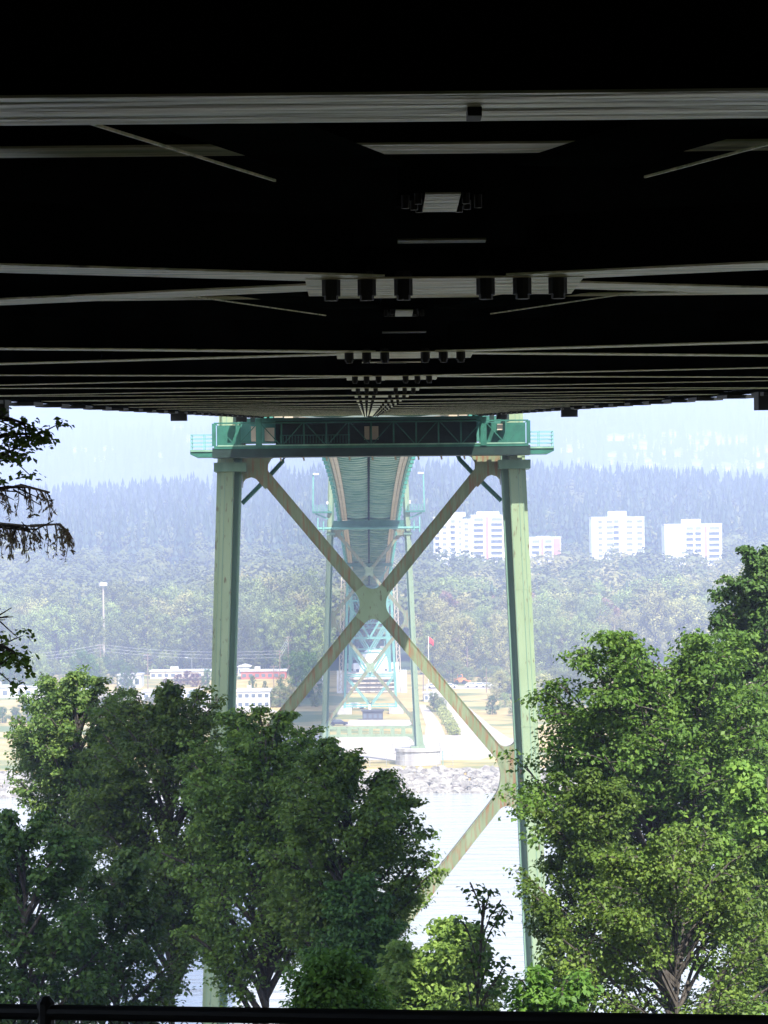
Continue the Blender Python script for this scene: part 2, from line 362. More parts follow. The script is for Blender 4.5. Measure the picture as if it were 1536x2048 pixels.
MB().box((.146,4.40,zb(4.4)-.010),(.166,4.46,zb(4.4)+.004)).build('bolt', M['bolt'], cb)

# abutment behind and beside the camera
ab = thing('abutment', 'dark concrete abutment carrying the near end of the bridge', 'abutment', (0,-7,40))
MB().box((-9,-9,38),(9,-5.2,zb(-5.2)-.05)).build('wall', M['darkconc'], ab)
for s in (-1, 1): MB().box((s*9.0,-9,38),(s*9.8,-1,zb(-3)+.5)).build('wing_wall', M['darkconc'], ab)

# ------------------------------------------------------------------ towers
def tower(y0, label, xc):
    t = thing('bridge_tower', label, 'bridge tower', (xc, y0, 4))
    def cx(z): return 7.89+(54-z)*.0372        # leg axis, half spacing
    for s in (-1, 1):
        def L3(dx, z, dy): return (xc+s*(cx(z)+dx), y0+dy, z)
        z0, z1 = 7.2, 100
        def pr(mb, a, b, ya, yb):             # vertical prism following the batter; a..b across the leg (outwards positive)
            v = []
            for z in (z0, z1):
                v += [L3(a,z,ya), L3(b,z,ya), L3(b,z,yb), L3(a,z,yb)]
            f = [(0,3,2,1),(4,5,6,7),(0,1,5,4),(1,2,6,5),(2,3,7,6),(3,0,4,7)]
            if s < 0: f = [tuple(reversed(q)) for q in f]
            mb.add(v, f)
        mb = MB(); pr(mb, -.28, .48, -1.2, 1.2); leg = mb.build('leg', M['tower'], t)
        mb = MB(); pr(mb, .44, .68, -.85, .85); mb.build('outer_rib', M['tower'], leg)
        mb = MB(); pr(mb, -.63, -.27, -.35, .35); mb.build('inner_web', M['legside'], leg)
        mb = MB(); pr(mb, -.68, -.57, -.52, .52); mb.build('inner_flange', M['legside'], leg)
        for z in (49.5, 44.2, 36.5, 29, 22, 15): MB().add([L3(-.295,z,-1.215),L3(.495,z,-1.215),L3(.495,z+.06,-1.215),L3(-.295,z+.06,-1.215),L3(-.295,z,1.2),L3(.495,z,1.2),L3(.495,z+.06,1.2),L3(-.295,z+.06,1.2)], [(0,1,2,3),(4,7,6,5),(0,4,5,1),(3,2,6,7),(1,5,6,2),(0,3,7,4)]).build('splice_band', M['tower'], leg)
        mb = MB(); pr(mb, .20, .23, -1.218, -1.19); pr(mb, -.25, -.225, -1.214, -1.19); pr(mb, .43, .455, -1.214, -1.19); mb.build('seam_strip', M['legside'], leg)
        MB().box((xc+s*cx(7)-1.5,y0-1.9,6.9),(xc+s*cx(7)+1.5,y0+1.9,7.35)).build('base_plate', M['tower'], leg)
        mb = MB(); base = [(xc+s*(cx(7.2)-.5),7.3),(xc+s*(cx(7.2)+1.35),7.3),(xc+s*(cx(12)+.62),13.5),(xc+s*(cx(12)-.5),13.5)]
        mb.plate(base, y0-.18, y0+.18); mb.build('base_gusset', M['tower'], leg)
        cap = MB().box((xc+s*cx(51.5)-.85,y0-1.45,51.0),(xc+s*cx(51.5)+.95,y0+1.45,51.5)); cap.build('collar', M['legside'], leg)
    # crossed braces, panel by panel
    hw = .34
    ya, yb = y0-.45, y0+.45
    nodes = [52.4, 33.7, 12.6]
    for zt, zbm in zip(nodes[:-1], nodes[1:]):
        at_, ab_ = cx(zt)-.55, cx(zbm)-.55
        px = []
        for s in (-1, 1):
            A = Vector((xc+s*at_, zt)); B = Vector((xc-s*ab_, zbm)); d = (B-A).normalized(); n = Vector((-d.y, d.x))
            mb = MB(); yy = .002*s
            mb.plate([tuple(A+n*hw), tuple(A-n*hw), tuple(B-n*hw), tuple(B+n*hw)], ya+yy, yb-yy)
            br = mb.build('brace', M['brace'], t)
            mb = MB()
            for q in (1, -1): mb.plate([tuple(A+n*q*hw), tuple(A+n*q*(hw-.05)), tuple(B+n*q*(hw-.05)), tuple(B+n*q*hw)], ya-.035, ya+.01)
            mb.build('edge_angle', M['brace'], br); px.append((A, B, d, n))
        (A1,B1,d1,n1),(A2,B2,d2,n2) = px
        # crossing point and its plate
        den = d1.x*d2.y-d1.y*d2.x; tt = ((A2.x-A1.x)*d2.y-(A2.y-A1.y)*d2.x)/den; Xp = A1+d1*tt
        mb = MB(); y1, y2 = ya-.045, yb+.045
        th = math.acos(abs(d1.x)); 
        kx = hw/math.sin(th); kz = hw/math.cos(th)
        r = .45
        D = [Vector((abs(d1.x), abs(d1.y))), Vector((abs(d1.x), -abs(d1.y))), Vector((-abs(d1.x), -abs(d1.y))), Vector((-abs(d1.x), abs(d1.y)))]
        for (c, a, b2, rr) in ((Xp+Vector((kx,0)), D[0], D[1], 1.0), (Xp-Vector((kx,0)), D[2], D[3], 1.0), (Xp+Vector((0,kz)), D[0], D[3], .55), (Xp-Vector((0,kz)), D[1], D[2], .55)):
            mb.fillet(c, a, b2, rr, y1, y2)
        mb.plate([tuple(Xp+Vector((kx,0))), tuple(Xp+Vector((0,kz))), tuple(Xp-Vector((kx,0))), tuple(Xp-Vector((0,kz)))], y1, y2)
        for a, nn in ((D[0],0),(D[1],0),(D[2],0),(D[3],0)):
            n_ = Vector((-a.y, a.x)); mb.plate([tuple(Xp+n_*(hw-.01)+a*.2), tuple(Xp+n_*(hw-.01)+a*1.15), tuple(Xp-n_*(hw-.01)+a*1.15), tuple(Xp-n_*(hw-.01)+a*.2)], y1+.004, y2-.004)
        mb.build('centre_plate', M['tower'] , t)
        # node plates at the legs
        for s in (-1, 1):
            for (z, up) in ((zt, False), (zbm, True)):
                A = Vector((xc+s*(cx(z)-.55), z)); d = (d1 if s < 0 else d2) if not up else (-d2 if s < 0 else -d1)
                d = Vector((abs(d.x)*-s, abs(d.y)*(1 if up else -1)))
                leg_dir = Vector((0, 1 if up else -1))
                mb = MB(); n_ = Vector((-d.y, d.x))
                xe = xc+s*(cx(z)-.66)
                off = hw/abs(d.x)
                # corner between the leg face and the near edge of the brace
                zc_ = A.y+(abs(xe-A.x))*d.y/abs(d.x)
                c = Vector((xe, zc_+(off if up else -off)))
                mb.fillet(c, leg_dir, d, .55, ya-.03, yb+.03)
                if up:      # opposite side, towards the next node: fill a curved web
                    mb.plate([(xe,zc_-off),(xe,A.y-1.4),(A.x-s*hw*1.3,A.y)][::s], ya-.024, yb+.024); mb.plate([(xe,A.y+1.4),(xe,A.y-1.4),(A.x-s*hw*2.4,A.y)][::s], ya-.028, yb+.028)
                else:
                    c2 = Vector((xe, zc_+off))
                    if z > 50:
                        TN = [(484,900),(575,900),(556,911),(542,917),(535.5,928),(535,941.5),(541,955),(546,966),(530,978),(521,968),(511.5,957.5),(502,954),(491.5,957),(486,963),(484.5,975)]
                        o2 = [at(u, v_, 178-.5) for u, v_ in TN]; k2 = 1 if s < 0 else -1
                        o2 = [(xc+k2*(p_.x-XT), p_.z) for p_ in o2]; mb = MB(); mb.plate(o2 if s < 0 else o2[::-1], ya-.024, yb+.024)
                    else: mb.fillet(Vector((A.x-s*hw/abs(d.y), A.y)), d*1.0 if d.y < 0 else Vector((d.x,-d.y)), Vector((d.x, abs(d.y))), 2.0, ya-.021, yb+.021, 14)
                mb.build('node_plate', M['brace'], t)
    # perforated bottom strut with knees
    mb = MB(); z0, z1 = 9.3, 11.5; xw = cx(10.4)-.6
    mb.box((xc-xw,y0-.3,z0),(xc+xw,y0+.3,z0+.55)); mb.box((xc-xw,y0-.3,z1-.55),(xc+xw,y0+.3,z1))
    nh = 8
    for i in range(nh+1):
        x = xc-xw+2*xw*i/nh; mb.box((x-.42,y0-.29,z0+.5),(x+.42,y0+.29,z1-.5))
    mb.build('perforated_strut', M['tower'], t)
    for s in (-1, 1):
        xe = xc+s*(cx(10)-.7)
        mb = MB(); mb.fillet((xe, z0), (0,-1), (-s,0), 1.6, y0-.2, y0+.2); mb.fillet((xe, z1), (0,1), (-s,0), 1.3, y0-.21, y0+.21); mb.build('knee_plate', M['tower'], t)
        MB().bar((xe-s*.3, y0+.4, z0), (xe-s*4.2, y0-.2, 5.6), .09, .09).build('tie_rod', M['steel'], t)
    # deck-level portal
    mb = MB(); mb.box((xc-cx(53)+.6,y0-.7,52.6),(xc+cx(53)-.6,y0+.7,54.0)); mb.build('portal_girder', M['tealdark'], t)
    return t, cx
XT = X0+.0
T1, cx = tower(178.0, 'large near bridge tower with rust-streaked crossed braces, rising from behind the trees', XT)
T2, _ = tower(651.0, 'distant bridge tower seen between the near tower legs, on a round pier', XT)
# pipe struts beside the upper nodes of the near tower
for s in (-1, 1):
    c = XT
    MB().tube([(c-s*(q.x-c), 178.9, q.z) for q in [at(u, v_, 178.9) for u, v_ in ((484,1007),(541,949.5),(566,922),(569,914),(569,905))]], .13, 8).build('pipe_strut', M['tealdark'], T1)
# fittings of the far tower: side platforms with lamp posts, pipe across
for s in (-1, 1):
    c = XT
    pl = MB().box((c+s*7.6,649,55.6),(c+s*11.6,652.5,55.95)).build('side_platform', M['tealdark'], T2)
    mb = MB(); mb.bar((c+s*11.0,650,55.5),(c+s*8.4,650,54.4),.3,.3,(0,1,0)); mb.build('bracket', M['viaduct'], pl)
    mb = MB()
    for i in range(7):
        x = c+s*(7.8+i*.62); mb.bar((x,649.05,55.9),(x,649.05,57.1),.07,.07,(0,1,0))
    for z in (56.3,56.7,57.1): mb.bar((c+s*7.8,649.05,z),(c+s*11.55,649.05,z),.07,.07)
    for z in (56.3,56.7,57.1): mb.bar((c+s*11.55,649.05,z),(c+s*11.55,652.4,z),.07,.07)
    mb.build('railing', M['viaduct'], pl)
    mb = MB(); mb.bar((c+s*11.5,650,55.9),(c+s*11.35,650,63.8),.28,.28,(0,1,0)); mb.build('post', M['viaduct'], pl)
    MB().box((c+s*11.4,649.6,63.5),(c+s*10.2,650.3,63.85)).build('lamp_head', M['white'], pl)
    MB().tube([(c+s*8.5,648.8,57.4),(c+s*8.5,648.8,58.0)], .22, 8).build('lamp', M['white'], pl)
    MB().box((c+s*9.2,648.6,51.8),(c+s*9.45,649,53.9)).build('end_post', M['viaduct'], T2)
    MB().box((c+s*10.35,648.6,51.5),(c+s*10.6,649,54.6)).build('end_post', M['viaduct'], T2)
MB().tube([(XT-10.4,649,52.4),(XT+10.4,649,52.4)], .26, 8).build('pipe_beam', M['viaduct'], T2)

def pier(x, y, r, z0, z1, label):
    p = thing('bridge_pier', label, 'pier', (x,y,z0))
    n = 20; prof = [(r+.15,z0),(r+.15,z0+.4),(r,z0+.5),(r-.15,z1-.7),(r+.12,z1-.6),(r+.12,z1)]
    vs = [(x+rr*math.cos(2*PI*k/n), y+rr*math.sin(2*PI*k/n), z) for rr, z in prof for k in range(n)]
    fs = [(i*n+k, i*n+(k+1)%n, (i+1)*n+(k+1)%n, (i+1)*n+k) for i in range(len(prof)-1) for k in range(n)]+[tuple(range((len(prof)-1)*n, len(prof)*n))]
    MB().add(vs, fs).build('shaft', M['concrete'], p)
    return p
for s, wd in ((-1,'left'),(1,'right')):
    lab = 'round concrete pier under the right leg of the far tower, above the rock bank' if s > 0 else 'round concrete pier under the left leg of the far tower, mostly hidden behind leaves'
    p = pier(XT+s*9.68, 651, 4.7, 2.9, 6.95, lab)
    if s > 0:
        for (dx, h) in ((3.4, .9),(4.4, 1.3),(-5.3, 1.2)):
            MB().tube([(p.location.x+dx,647.4,6.9),(p.location.x+dx,647.4,6.9+h)], .06, 5).build('rail_post', M['steel'], p)
        MB().box((p.location.x-3.9+5.6,647.2,6.95),(p.location.x+3.1,648.4,7.7)).build('crate', M['white'], p)
        MB().tube([(p.location.x+5.0,646.5,1.9),(p.location.x+5.0,646.5,6.6)], .09, 6).build('pipe', M['viaduct'], p)
for s in (-1, 1):
    pier(XT+s*9.65, 178, 3.8, -.5, 6.95, 'round concrete pier under the %s leg of the near tower, behind the trees' % ('right' if s > 0 else 'left'))

# ------------------------------------------------------------------ maintenance gantry on the near tower
YG = 174.6
def GX(px): return at(px, 880, YG).x
def GZ(py): return at(745, py, YG).z
gt = thing('maintenance_gantry', 'green steel maintenance gantry with railings slung under the deck at the near tower', 'gantry', (XT, YG, GZ(912)))
xl, xr = GX(380), GX(1108); xa, xb_ = GX(428), GX(1057)
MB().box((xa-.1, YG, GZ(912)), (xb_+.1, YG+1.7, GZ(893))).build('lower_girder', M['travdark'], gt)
for (p, q) in ((xl, xa-.1), (xb_+.1, xr)):
    s = -1 if p < 0 else 1
    mb = MB(); e, i_ = (p, q) if s < 0 else (q, p)
    mb.plate([(e, GZ(896)), (i_, GZ(896)), (i_, GZ(911)), (e-s*.35, GZ(911)), (e, GZ(905))][::1], YG+.05, YG+1.6); pf = mb.build('end_platform', M['trav'], gt)
    MB().box((e-s*.02, YG-.02, GZ(900)), (i_, YG+.045, GZ(896.5))).build('ledge', M['travpale'], pf)
    mb = MB()
    for yy in (YG+.08, YG+1.5):
        for k in range(4): 
            z = GZ(896)+(GZ(866)-GZ(896))*(k+1)/4; mb.bar((e-s*.05, yy, z), (i_, yy, z), .035, .035)
        for xx in (e-s*.05, e+(i_-e)*.62): mb.bar((xx, yy, GZ(896)), (xx, yy, GZ(865)), .045, .045, (0,1,0))
    for k in range(4):
        z = GZ(896)+(GZ(866)-GZ(896))*(k+1)/4; mb.bar((e-s*.05, YG+.08, z), (e-s*.05, YG+1.5, z), .035, .035)
    mb.build('railing', M['viaduct'], pf)
MB().box((xa, YG-.03, GZ(895)), (xb_, YG+.1, GZ(889))).build('bottom_chord', M['trav'], gt)
MB().box((xa+.2, YG-.06, GZ(890)), (xb_-.2, YG-.032, GZ(887.4))).build('ledge', M['travpale'], gt)
MB().box((xa, YG-.03, GZ(845)), (xb_, YG+.1, GZ(842))).build('top_chord', M['trav'], gt)
npn = 14
xp = [xa+(xb_-xa)*k/npn for k in range(npn+1)]
for k in range(npn+1):
    big = k in (0, npn); hd = k in (2, 12)
    wv = .22 if big else (.34 if hd else .09)
    MB().box((xp[k]-wv/2, YG-(.08 if hd else .04), GZ(893 if hd else 889)), (xp[k]+wv/2, YG+.09, GZ(836 if hd else 844))).build('post', M['trav'], gt)
    if k < npn:
        a, b2 = ((xp[k]+.1, YG+.03, GZ(845)), (xp[k+1]-.1, YG+.03, GZ(887))) if k % 2 == 0 else ((xp[k]+.1, YG+.03, GZ(887)), (xp[k+1]-.1, YG+.03, GZ(845)))
        MB().bar(a, b2, .05, .07, (0,1,0)).build('diagonal', M['trav'], gt)
MB().box((xa+.1, YG+1.2, GZ(890)), (GX(480), YG+1.25, GZ(846))).build('back_panel', M['trav'], gt)
MB().box((GX(960), YG+1.2, GZ(890)), (xb_-.1, YG+1.25, GZ(846))).build('back_panel', M['trav'], gt)
MB().box((GX(550), YG+1.3, GZ(890)), (GX(955), YG+1.35, GZ(838))).build('back_panel', M['travdark'], gt)  # dark sheet standing for the shaded inside of the gantry
for (a, b2, c, d) in ((502,519,850,880),(529,548,853,880),(729,739,852,878),(742,757,852,878),(995,1006,850,862)):
    MB().box((GX(a), YG+.3, GZ(d)), (GX(b2), YG+.9, GZ(c))).build('cabinet', M['beige'], gt)
for k in range(9):
    x = GX(560+k*46); MB().bar((x, YG+.4, GZ(912)), (x+.05, YG+.4, GZ(912)-.22), .10, .10, (0,1,0)).build('guide_peg', M['beige'], gt)
mb = MB()
for k in range(24): x = GX(560+k*6); mb.bar((x, YG+.6, GZ(884)), (x, YG+.6, GZ(868)), .04, .04, (0,1,0))
mb.bar((GX(560),YG+.6,GZ(868)),(GX(700),YG+.6,GZ(868)),.05,.05); mb.build('inner_railing', M['trav'], gt)
for s in (-1, 1):                              # hangers from the deck
    for px in ((470,505) if s < 0 else (985,1015)):
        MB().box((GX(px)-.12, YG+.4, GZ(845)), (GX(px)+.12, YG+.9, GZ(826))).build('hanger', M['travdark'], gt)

# ------------------------------------------------------------------ main span and approach viaduct decks
def zm(y):
    t = (y-178)/473; return 54.1+4*6.2*t*(1-t)
def zv(y): return 54.1-.048*(y-651)
def deck(name, label, ya, yb, zf, rib, hw, nx, rib_stuff=False):
    d = thing(name, label, 'bridge span', (XT, ya, zf(ya)))
    ys = list(np.arange(ya, yb, 10.0))+[yb]
    def band(mb, xa, xb, za, zb_):
        n = len(ys); vs = []
        for y in ys:
            z = zf(y); vs += [(XT+xa,y,z+za),(XT+xb,y,z+za),(XT+xb,y,z+zb_),(XT+xa,y,z+zb_)]
        fs = [(4*i+j, 4*i+(j+1)%4, 4*i+4+(j+1)%4, 4*i+4+j) for i in range(n-1) for j in range(4)]+[(0,3,2,1), tuple(4*(n-1)+j for j in range(4))]
        mb.add(vs, [tuple(reversed(f)) for f in fs]); return mb
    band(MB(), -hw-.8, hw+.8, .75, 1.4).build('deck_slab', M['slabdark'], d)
    band(MB(), -.16, .16, -.06, .5).build('centre_girder', M['web'], d)
    for s in (-1, 1):
        a, b2 = sorted((s*(hw-.15), s*(hw+.35))); band(MB(), a, b2, -.12, .35).build('duct', M['beige'], d)
        a, b2 = sorted((s*(hw+.44), s*(hw+.92))); band(MB(), a, b2, -.05, .3).build('duct', M['beige'], d)
        tr = MB(); a, b2 = sorted((s*(hw+1.0), s*(hw+1.35))); band(tr, a, b2, -.25, 2.4)
        y = ya
        while y < yb: tr.box((XT+s*(hw+1.2), y, zf(y)-.5), (XT+s*(hw+1.85), y+5, zf(y)+1.8)); y += 15
        tr.build('side_truss', M['teal'], d)
    y = ya+rib/2
    while y < yb:
        z = zf(y); mb = MB(); wb = rib*.30
        n = 10
        for s in (-1, 1):
            pts = [(XT+s*(.18+(hw-.35)*i/n), z+.12-.28*math.sin(PI*i/n)**.8) for i in range(n+1)]
            for i in range(n): mb.bar((pts[i][0],y,pts[i][1]+.2), (pts[i+1][0],y,pts[i+1][1]+.2), wb, .4)
        mb.build('cross_beam', M['rib'], d); y += rib
    return d
M['rib'] = mat('lit_teal_beam', (.08,.23,.18), (.24,.38,.30), .6, rough=.35, spec=.5, stretch=(.5,1,1))  # pale tone stands in for light caught on the rib undersides
deck('bridge_span', 'teal ribbed underside of the main span running from the near tower to the far tower', 180, 650, zm, 8.2, 4.6, 3)
deck('bridge_span', 'far approach span sloping down to land behind the far tower', 653, 1290, zv, 10, 4.6, 3)

# bents of the approach viaduct
def bent(y, gap, label, m, lat=False):
    z1 = zv(y)-.3; z0 = zg(0, y)+1.6; c = XT
    t = thing('viaduct_bent', label, 'viaduct support', (c, y, z0-1.6), 'steel bents carrying the approach viaduct')
    def hx(z): return 5.6+(z1-z)*.033
    for yy in (y, y+gap):
        for s in (-1, 1):
            mb = MB()
            if lat:
                for q in (-.5, .5):
                    mb.bar((c+s*(hx(z0)+2)+q,yy,z0),(c+s*(hx(z1)+2)+q,yy,z1),.22,.3,(0,1,0))
                zz = z0; k = 0
                while zz < z1-1.2:
                    mb.bar((c+s*(hx(zz)+2)-.45*(-1)**k,yy,zz),(c+s*(hx(zz)+2)+.45*(-1)**k,yy,zz+1.1),.1,.1,(0,1,0)); zz += 1.1; k += 1
            else: mb.bar((c+s*hx(z0),yy,z0),(c+s*hx(z1),yy,z1),.55,.55,(0,1,0))
            mb.build('leg', m, t)
            if not lat: MB().box((c+s*hx(z0)-1.9,yy-1.9,z0-1.8),(c+s*hx(z0)+1.9,yy+1.9,z0)).build('footing', M['concrete'], t)
        if lat: continue
        z = z1
        MB().box((c-hx(z1)-.6,yy-.5,z1-.9),(c+hx(z1)+.6,yy+.5,z1)).build('cap_beam', M['tealdark'], t)
        while z-10 > z0-2:
            zl = max(z-10, z0+.3)
            for s in (-1, 1): MB().bar((c+s*hx(z),yy,z),(c,yy,zl),.32,.4,(0,1,0)).build('brace', m, t)
            MB().bar((c-hx(zl),yy,zl),(c+hx(zl),yy,zl),.3,.35,(0,1,0)).build('strut', m, t)
            z -= 10
    return t
names = ['nearest steel viaduct bent on concrete footings, framed by the far tower legs', 'second steel viaduct bent behind the nearest one', 'third steel viaduct bent', 'fourth steel viaduct bent', 'fifth steel viaduct bent', 'short last steel viaduct bent near the trees']
for k, (y, nm) in enumerate(zip((835, 985, 1050, 1115, 1180, 1240), names)):
    bent(y, 14 if k == 0 else 8, nm if k in (0,1,5) else nm+' counting away from the far tower', M['viaduct'])
bent(925, 6, 'tall beige lattice columns flanking the viaduct behind the nearest bent', M['beige'], True)

# ------------------------------------------------------------------ buildings
def wallbox(mb, x0, x1, y0, y1, z0, z1): return mb.box((x0,y0,z0),(x1,y1,z1))
def building(name, label, cat, px0, px1, pyt, pyb, Y=None, depth=14, wall='white', roof='greyroof', rows=1, cols=4, gable=False, win='glass'):
    if Y is None: Y = on_ground((px0+px1)/2, pyb).y
    x0 = at(px0, pyb, Y).x; x1 = at(px1, pyb, Y).x; z0 = zg(0, Y)-.2; z1 = at((px0+px1)/2, pyt, Y).z
    t = thing(name, label, cat, ((x0+x1)/2, Y+depth/2, z0))
    MB().box((x0,Y,z0),(x1,Y+depth,z1)).build('wall', M[wall], t)
    if gable:
        zm_ = z1+(x1-x0)*.18; xm = (x0+x1)/2
        MB().plate([(x0-.4,z1),(xm,zm_),(x1+.4,z1)], Y-.4, Y+depth+.4).build('roof', M[roof], t)
    else: 
        r = MB().box((x0-.3,Y-.3,z1),(x1+.3,Y+depth+.3,z1+.35)).build('roof', M[roof], t)
        MB().box((x0+(x1-x0)*.3,Y+3,z1+.35),(x0+(x1-x0)*.42,Y+6,z1+1.5)).build('roof_unit', M['white'], r)
    H = z1-z0
    for r in range(rows):
        for c in range(cols):
            wx = x0+(x1-x0)*(c+.5)/cols; wz = z0+H*(r+.5)/rows; ww = (x1-x0)/cols*.3
            MB().box((wx-ww, Y-.05, wz-H/rows*.2), (wx+ww, Y+.1, wz+H/rows*.22)).build('window', M[win], t)
    return t
building('warehouse', 'long low white warehouse at the far left edge above the trees', 'warehouse', -60, 80, 1375, 1396, cols=9)
building('warehouse', 'white gabled shed in front of the long warehouse at far left', 'shed', 72, 122, 1390, 1412, gable=True, roof='white', cols=3)
building('warehouse', 'white flat-roofed building with roof box behind the yellow-green tree', 'building', 236, 282, 1351, 1376, cols=3)
building('warehouse', 'small white house in the yard left of the near tower leg', 'house', 140, 180, 1386, 1404, gable=True, roof='greyroof', cols=3)
building('warehouse', 'pale low building just above the maple crowns, left of the near tower leg', 'building', 285, 400, 1384, 1398, cols=8)
building('warehouse', 'long tan wall of a low depot beyond the purple shrubs', 'depot', 300, 432, 1343, 1357, wall='tan', cols=10)
building('warehouse', 'brick red low depot right of the left near tower leg', 'depot', 482, 572, 1343, 1358, wall='redwall', cols=7)
building('warehouse', 'white gabled house beside the brick red depot', 'house', 476, 499, 1334, 1352, gable=True, roof='white', cols=2)
building('warehouse', 'grey flat shed with a sloping side below the red depot', 'shed', 474, 540, 1383, 1416, wall='slab', cols=5, rows=2)
building('small_hut', 'small white hut right of the far tower beside the bushes', 'hut', 848, 868, 1387, 1403, cols=2, depth=5)
building('house', 'white house on the wooded hillside left of the near tower', 'house', 288, 308, 1150, 1161, Y=1650, gable=True, roof='redpanel', cols=3, depth=9)
building('house', 'tiny pale house among the trees far left', 'house', 144, 156, 1151, 1158, Y=1650, gable=True, roof='white', cols=2, depth=8)
building('trailer', 'dark grey trailer parked behind the far tower strut', 'trailer', 725, 766, 1423, 1440, wall='darkgrey', roof='darkgrey', cols=4, depth=4)
# barrel-vaulted white shed behind the far tower
Y = 1075; c = at(748, 1335, Y); t = thing('arched_shed', 'white arched shed framed by the bents of the viaduct', 'shed', (c.x, Y, c.z-4))
pts = [(c.x-4.6, c.z-5)]+[(c.x-4.6*math.cos(PI*i/14), c.z+1.8+4.4*math.sin(PI*i/14)) for i in range(15)]+[(c.x+4.6, c.z-5)]
MB().plate(pts, Y, Y+18).build('vault', M['hirise'], t)
MB().box((c.x-7,Y-2,c.z-5),(c.x+8.4,Y+12,c.z+1.2)).build('side_bay', M['hirise'], t)
for q in (-5.6, -3, 4, 6.5): MB().box((c.x+q-.5,Y-2.05,c.z-2),(c.x+q+.5,Y-1.9,c.z-.4)).build('window', M['glass'], t)
# broad concrete retaining wall with pilasters
Y = 945; za = zg(0,Y); x0, x1 = at(676,1400,Y).x, at(812,1400,Y).x; zt = at(745,1345,Y).z
t = thing('retaining_wall', 'broad pale concrete retaining wall with corner pillars behind the viaduct bent', 'wall', ((x0+x1)/2, Y, za))
MB().box((x0,Y,za-.3),(x1,Y+3,zt)).build('panel', M['concrete'], t)
for q in (x0-.3, x1-1.4): MB().box((q,Y-.5,za-.3),(q+1.7,Y+3.2,zt+.6)).build('pillar', M['white'], t)
for i in range(4): MB().box((x0+3,Y-.4-.4*i,za+.2+1.3*i),(x1-3,Y-.2,za+.55+1.3*i)).build('ledge', M['tan'], t)

def highrise(label, Y, px0, px1, pyt, floors, segs, pent=None, extra=None):
    x0 = at(px0, 1100, Y).x; x1 = at(px1, 1100, Y).x; z1 = at((px0+px1)/2, pyt, Y).z; z0 = zg((x0+x1)/2, Y)-1
    t = thing('apartment_tower', label, 'apartment tower', ((x0+x1)/2, Y+9, z0), 'apartment towers on the far hillside')
    MB().box((x0,Y,z0),(x1,Y+18,z1)).build('wall', M['hirise'], t)
    MB().box((x0-.25,Y-.25,z1),(x1+.25,Y+18.25,z1+.7)).build('roof', M['slab'], t)
    if pent:
        a, b2, pt = pent; MB().box((at(a,1100,Y).x,Y+5,z1+.7),(at(b2,1100,Y).x,Y+12,at((a+b2)/2,pt,Y).z)).build('penthouse', M['hirise'], t)
    fh = 2.9; Wd = x1-x0
    for (u0, u1, kind) in segs:
        a, b2 = x0+Wd*u0, x0+Wd*u1
        if kind == 'red': MB().box((a,Y-.2,z0),(b2,Y+.1,z1-.5)).build('red_panel', M['redpanel'], t); continue
        for f in range(floors):
            zt = z1-1.0-f*fh
            if kind == 'bal':
                MB().box((a,Y-.05,zt-1.7),(b2,Y+.1,zt)).build('window', M['hiwin'], t)
                MB().box((a-.1,Y-1.3,zt-2.7),(b2+.1,Y+.05,zt-1.7)).build('balcony', M['hirise'], t)
            else: MB().box((a,Y-.05,zt-1.6),(b2,Y+.1,zt-.1)).build('window', M['hiwin'], t)
    return t
highrise('stepped white apartment tower left half hidden by the near tower brace', 1600, 868, 925, 1036, 13, [(.05,.2,'bal'),(.3,.45,'win'),(.6,.75,'bal'),(.88,.96,'win')], (905,932,1024))
highrise('white apartment tower with a faint red stripe just left of the right near tower leg', 1620, 943, 1012, 1032, 14, [(.08,.35,'bal'),(.42,.5,'red'),(.58,.9,'bal')], (955,1000,1023))
highrise('white core block between two apartment towers left of the right near tower leg', 1603, 925.5, 942.5, 1040, 13, [(.2,.7,'win')])
highrise('low white apartment block with red stripes right of the near tower leg', 1600, 1058, 1122, 1076, 6, [(.1,.33,'bal'),(.38,.45,'red'),(.5,.72,'bal'),(.76,.98,'red')], (1075,1100,1072))
highrise('middle white apartment tower standing alone above the woods, plain square penthouse', 1600, 1184, 1289, 1036, 10, [(.12,.2,'win'),(.28,.4,'win'),(.42,.52,'bal'),(.66,.78,'win'),(.86,.97,'win')], (1219,1255,1022))
highrise('rightmost white apartment tower with a blank left wall and balconied front', 1620, 1330, 1444, 1050, 9, [(.38,.5,'bal'),(.54,.64,'bal'),(.7,.74,'red'),(.78,.96,'bal')], (1367,1404,1038))

# houses scattered over the far mountain side
house = None; NH = 0
spots = [(1130+RNG.uniform(0,400), RNG.uniform(872,950)) for _ in range(60)]+[(RNG.uniform(20,430), RNG.uniform(845,925)) for _ in range(8)]+[(1070+RNG.uniform(0,100), RNG.uniform(900,1010)) for _ in range(5)]
for (px, py) in spots:
    d = ray(px, py); hit = None; y = 3500.0
    while y < 8000:
        t = y/d.y
        if ZC+d.z*t < zg(d.x*t, y): hit = (d.x*t, y); break
        y += 25
    if not hit or (random.random() > .97): continue
    x, y = hit
    if house is None:
        house = thing('hillside_house', 'tiny white house on the hazy far mountain side', 'house', (0,0,0), 'houses scattered over the far mountain side')
        MB().box((-9,-6,-4),(9,6,6)).build('wall', M['hirise'], house); MB().plate([(-9.8,6),(0,9.5),(9.8,6)],-6.6,6.6).build('roof', M['greyroof'], house)
        o = house; o.location = (x,y,zg(x,y))
    else: dup(house, (x,y,zg(x,y)), random.uniform(-.5,.5), (random.uniform(1.0,2.2), 1, random.uniform(1.0,1.5)))

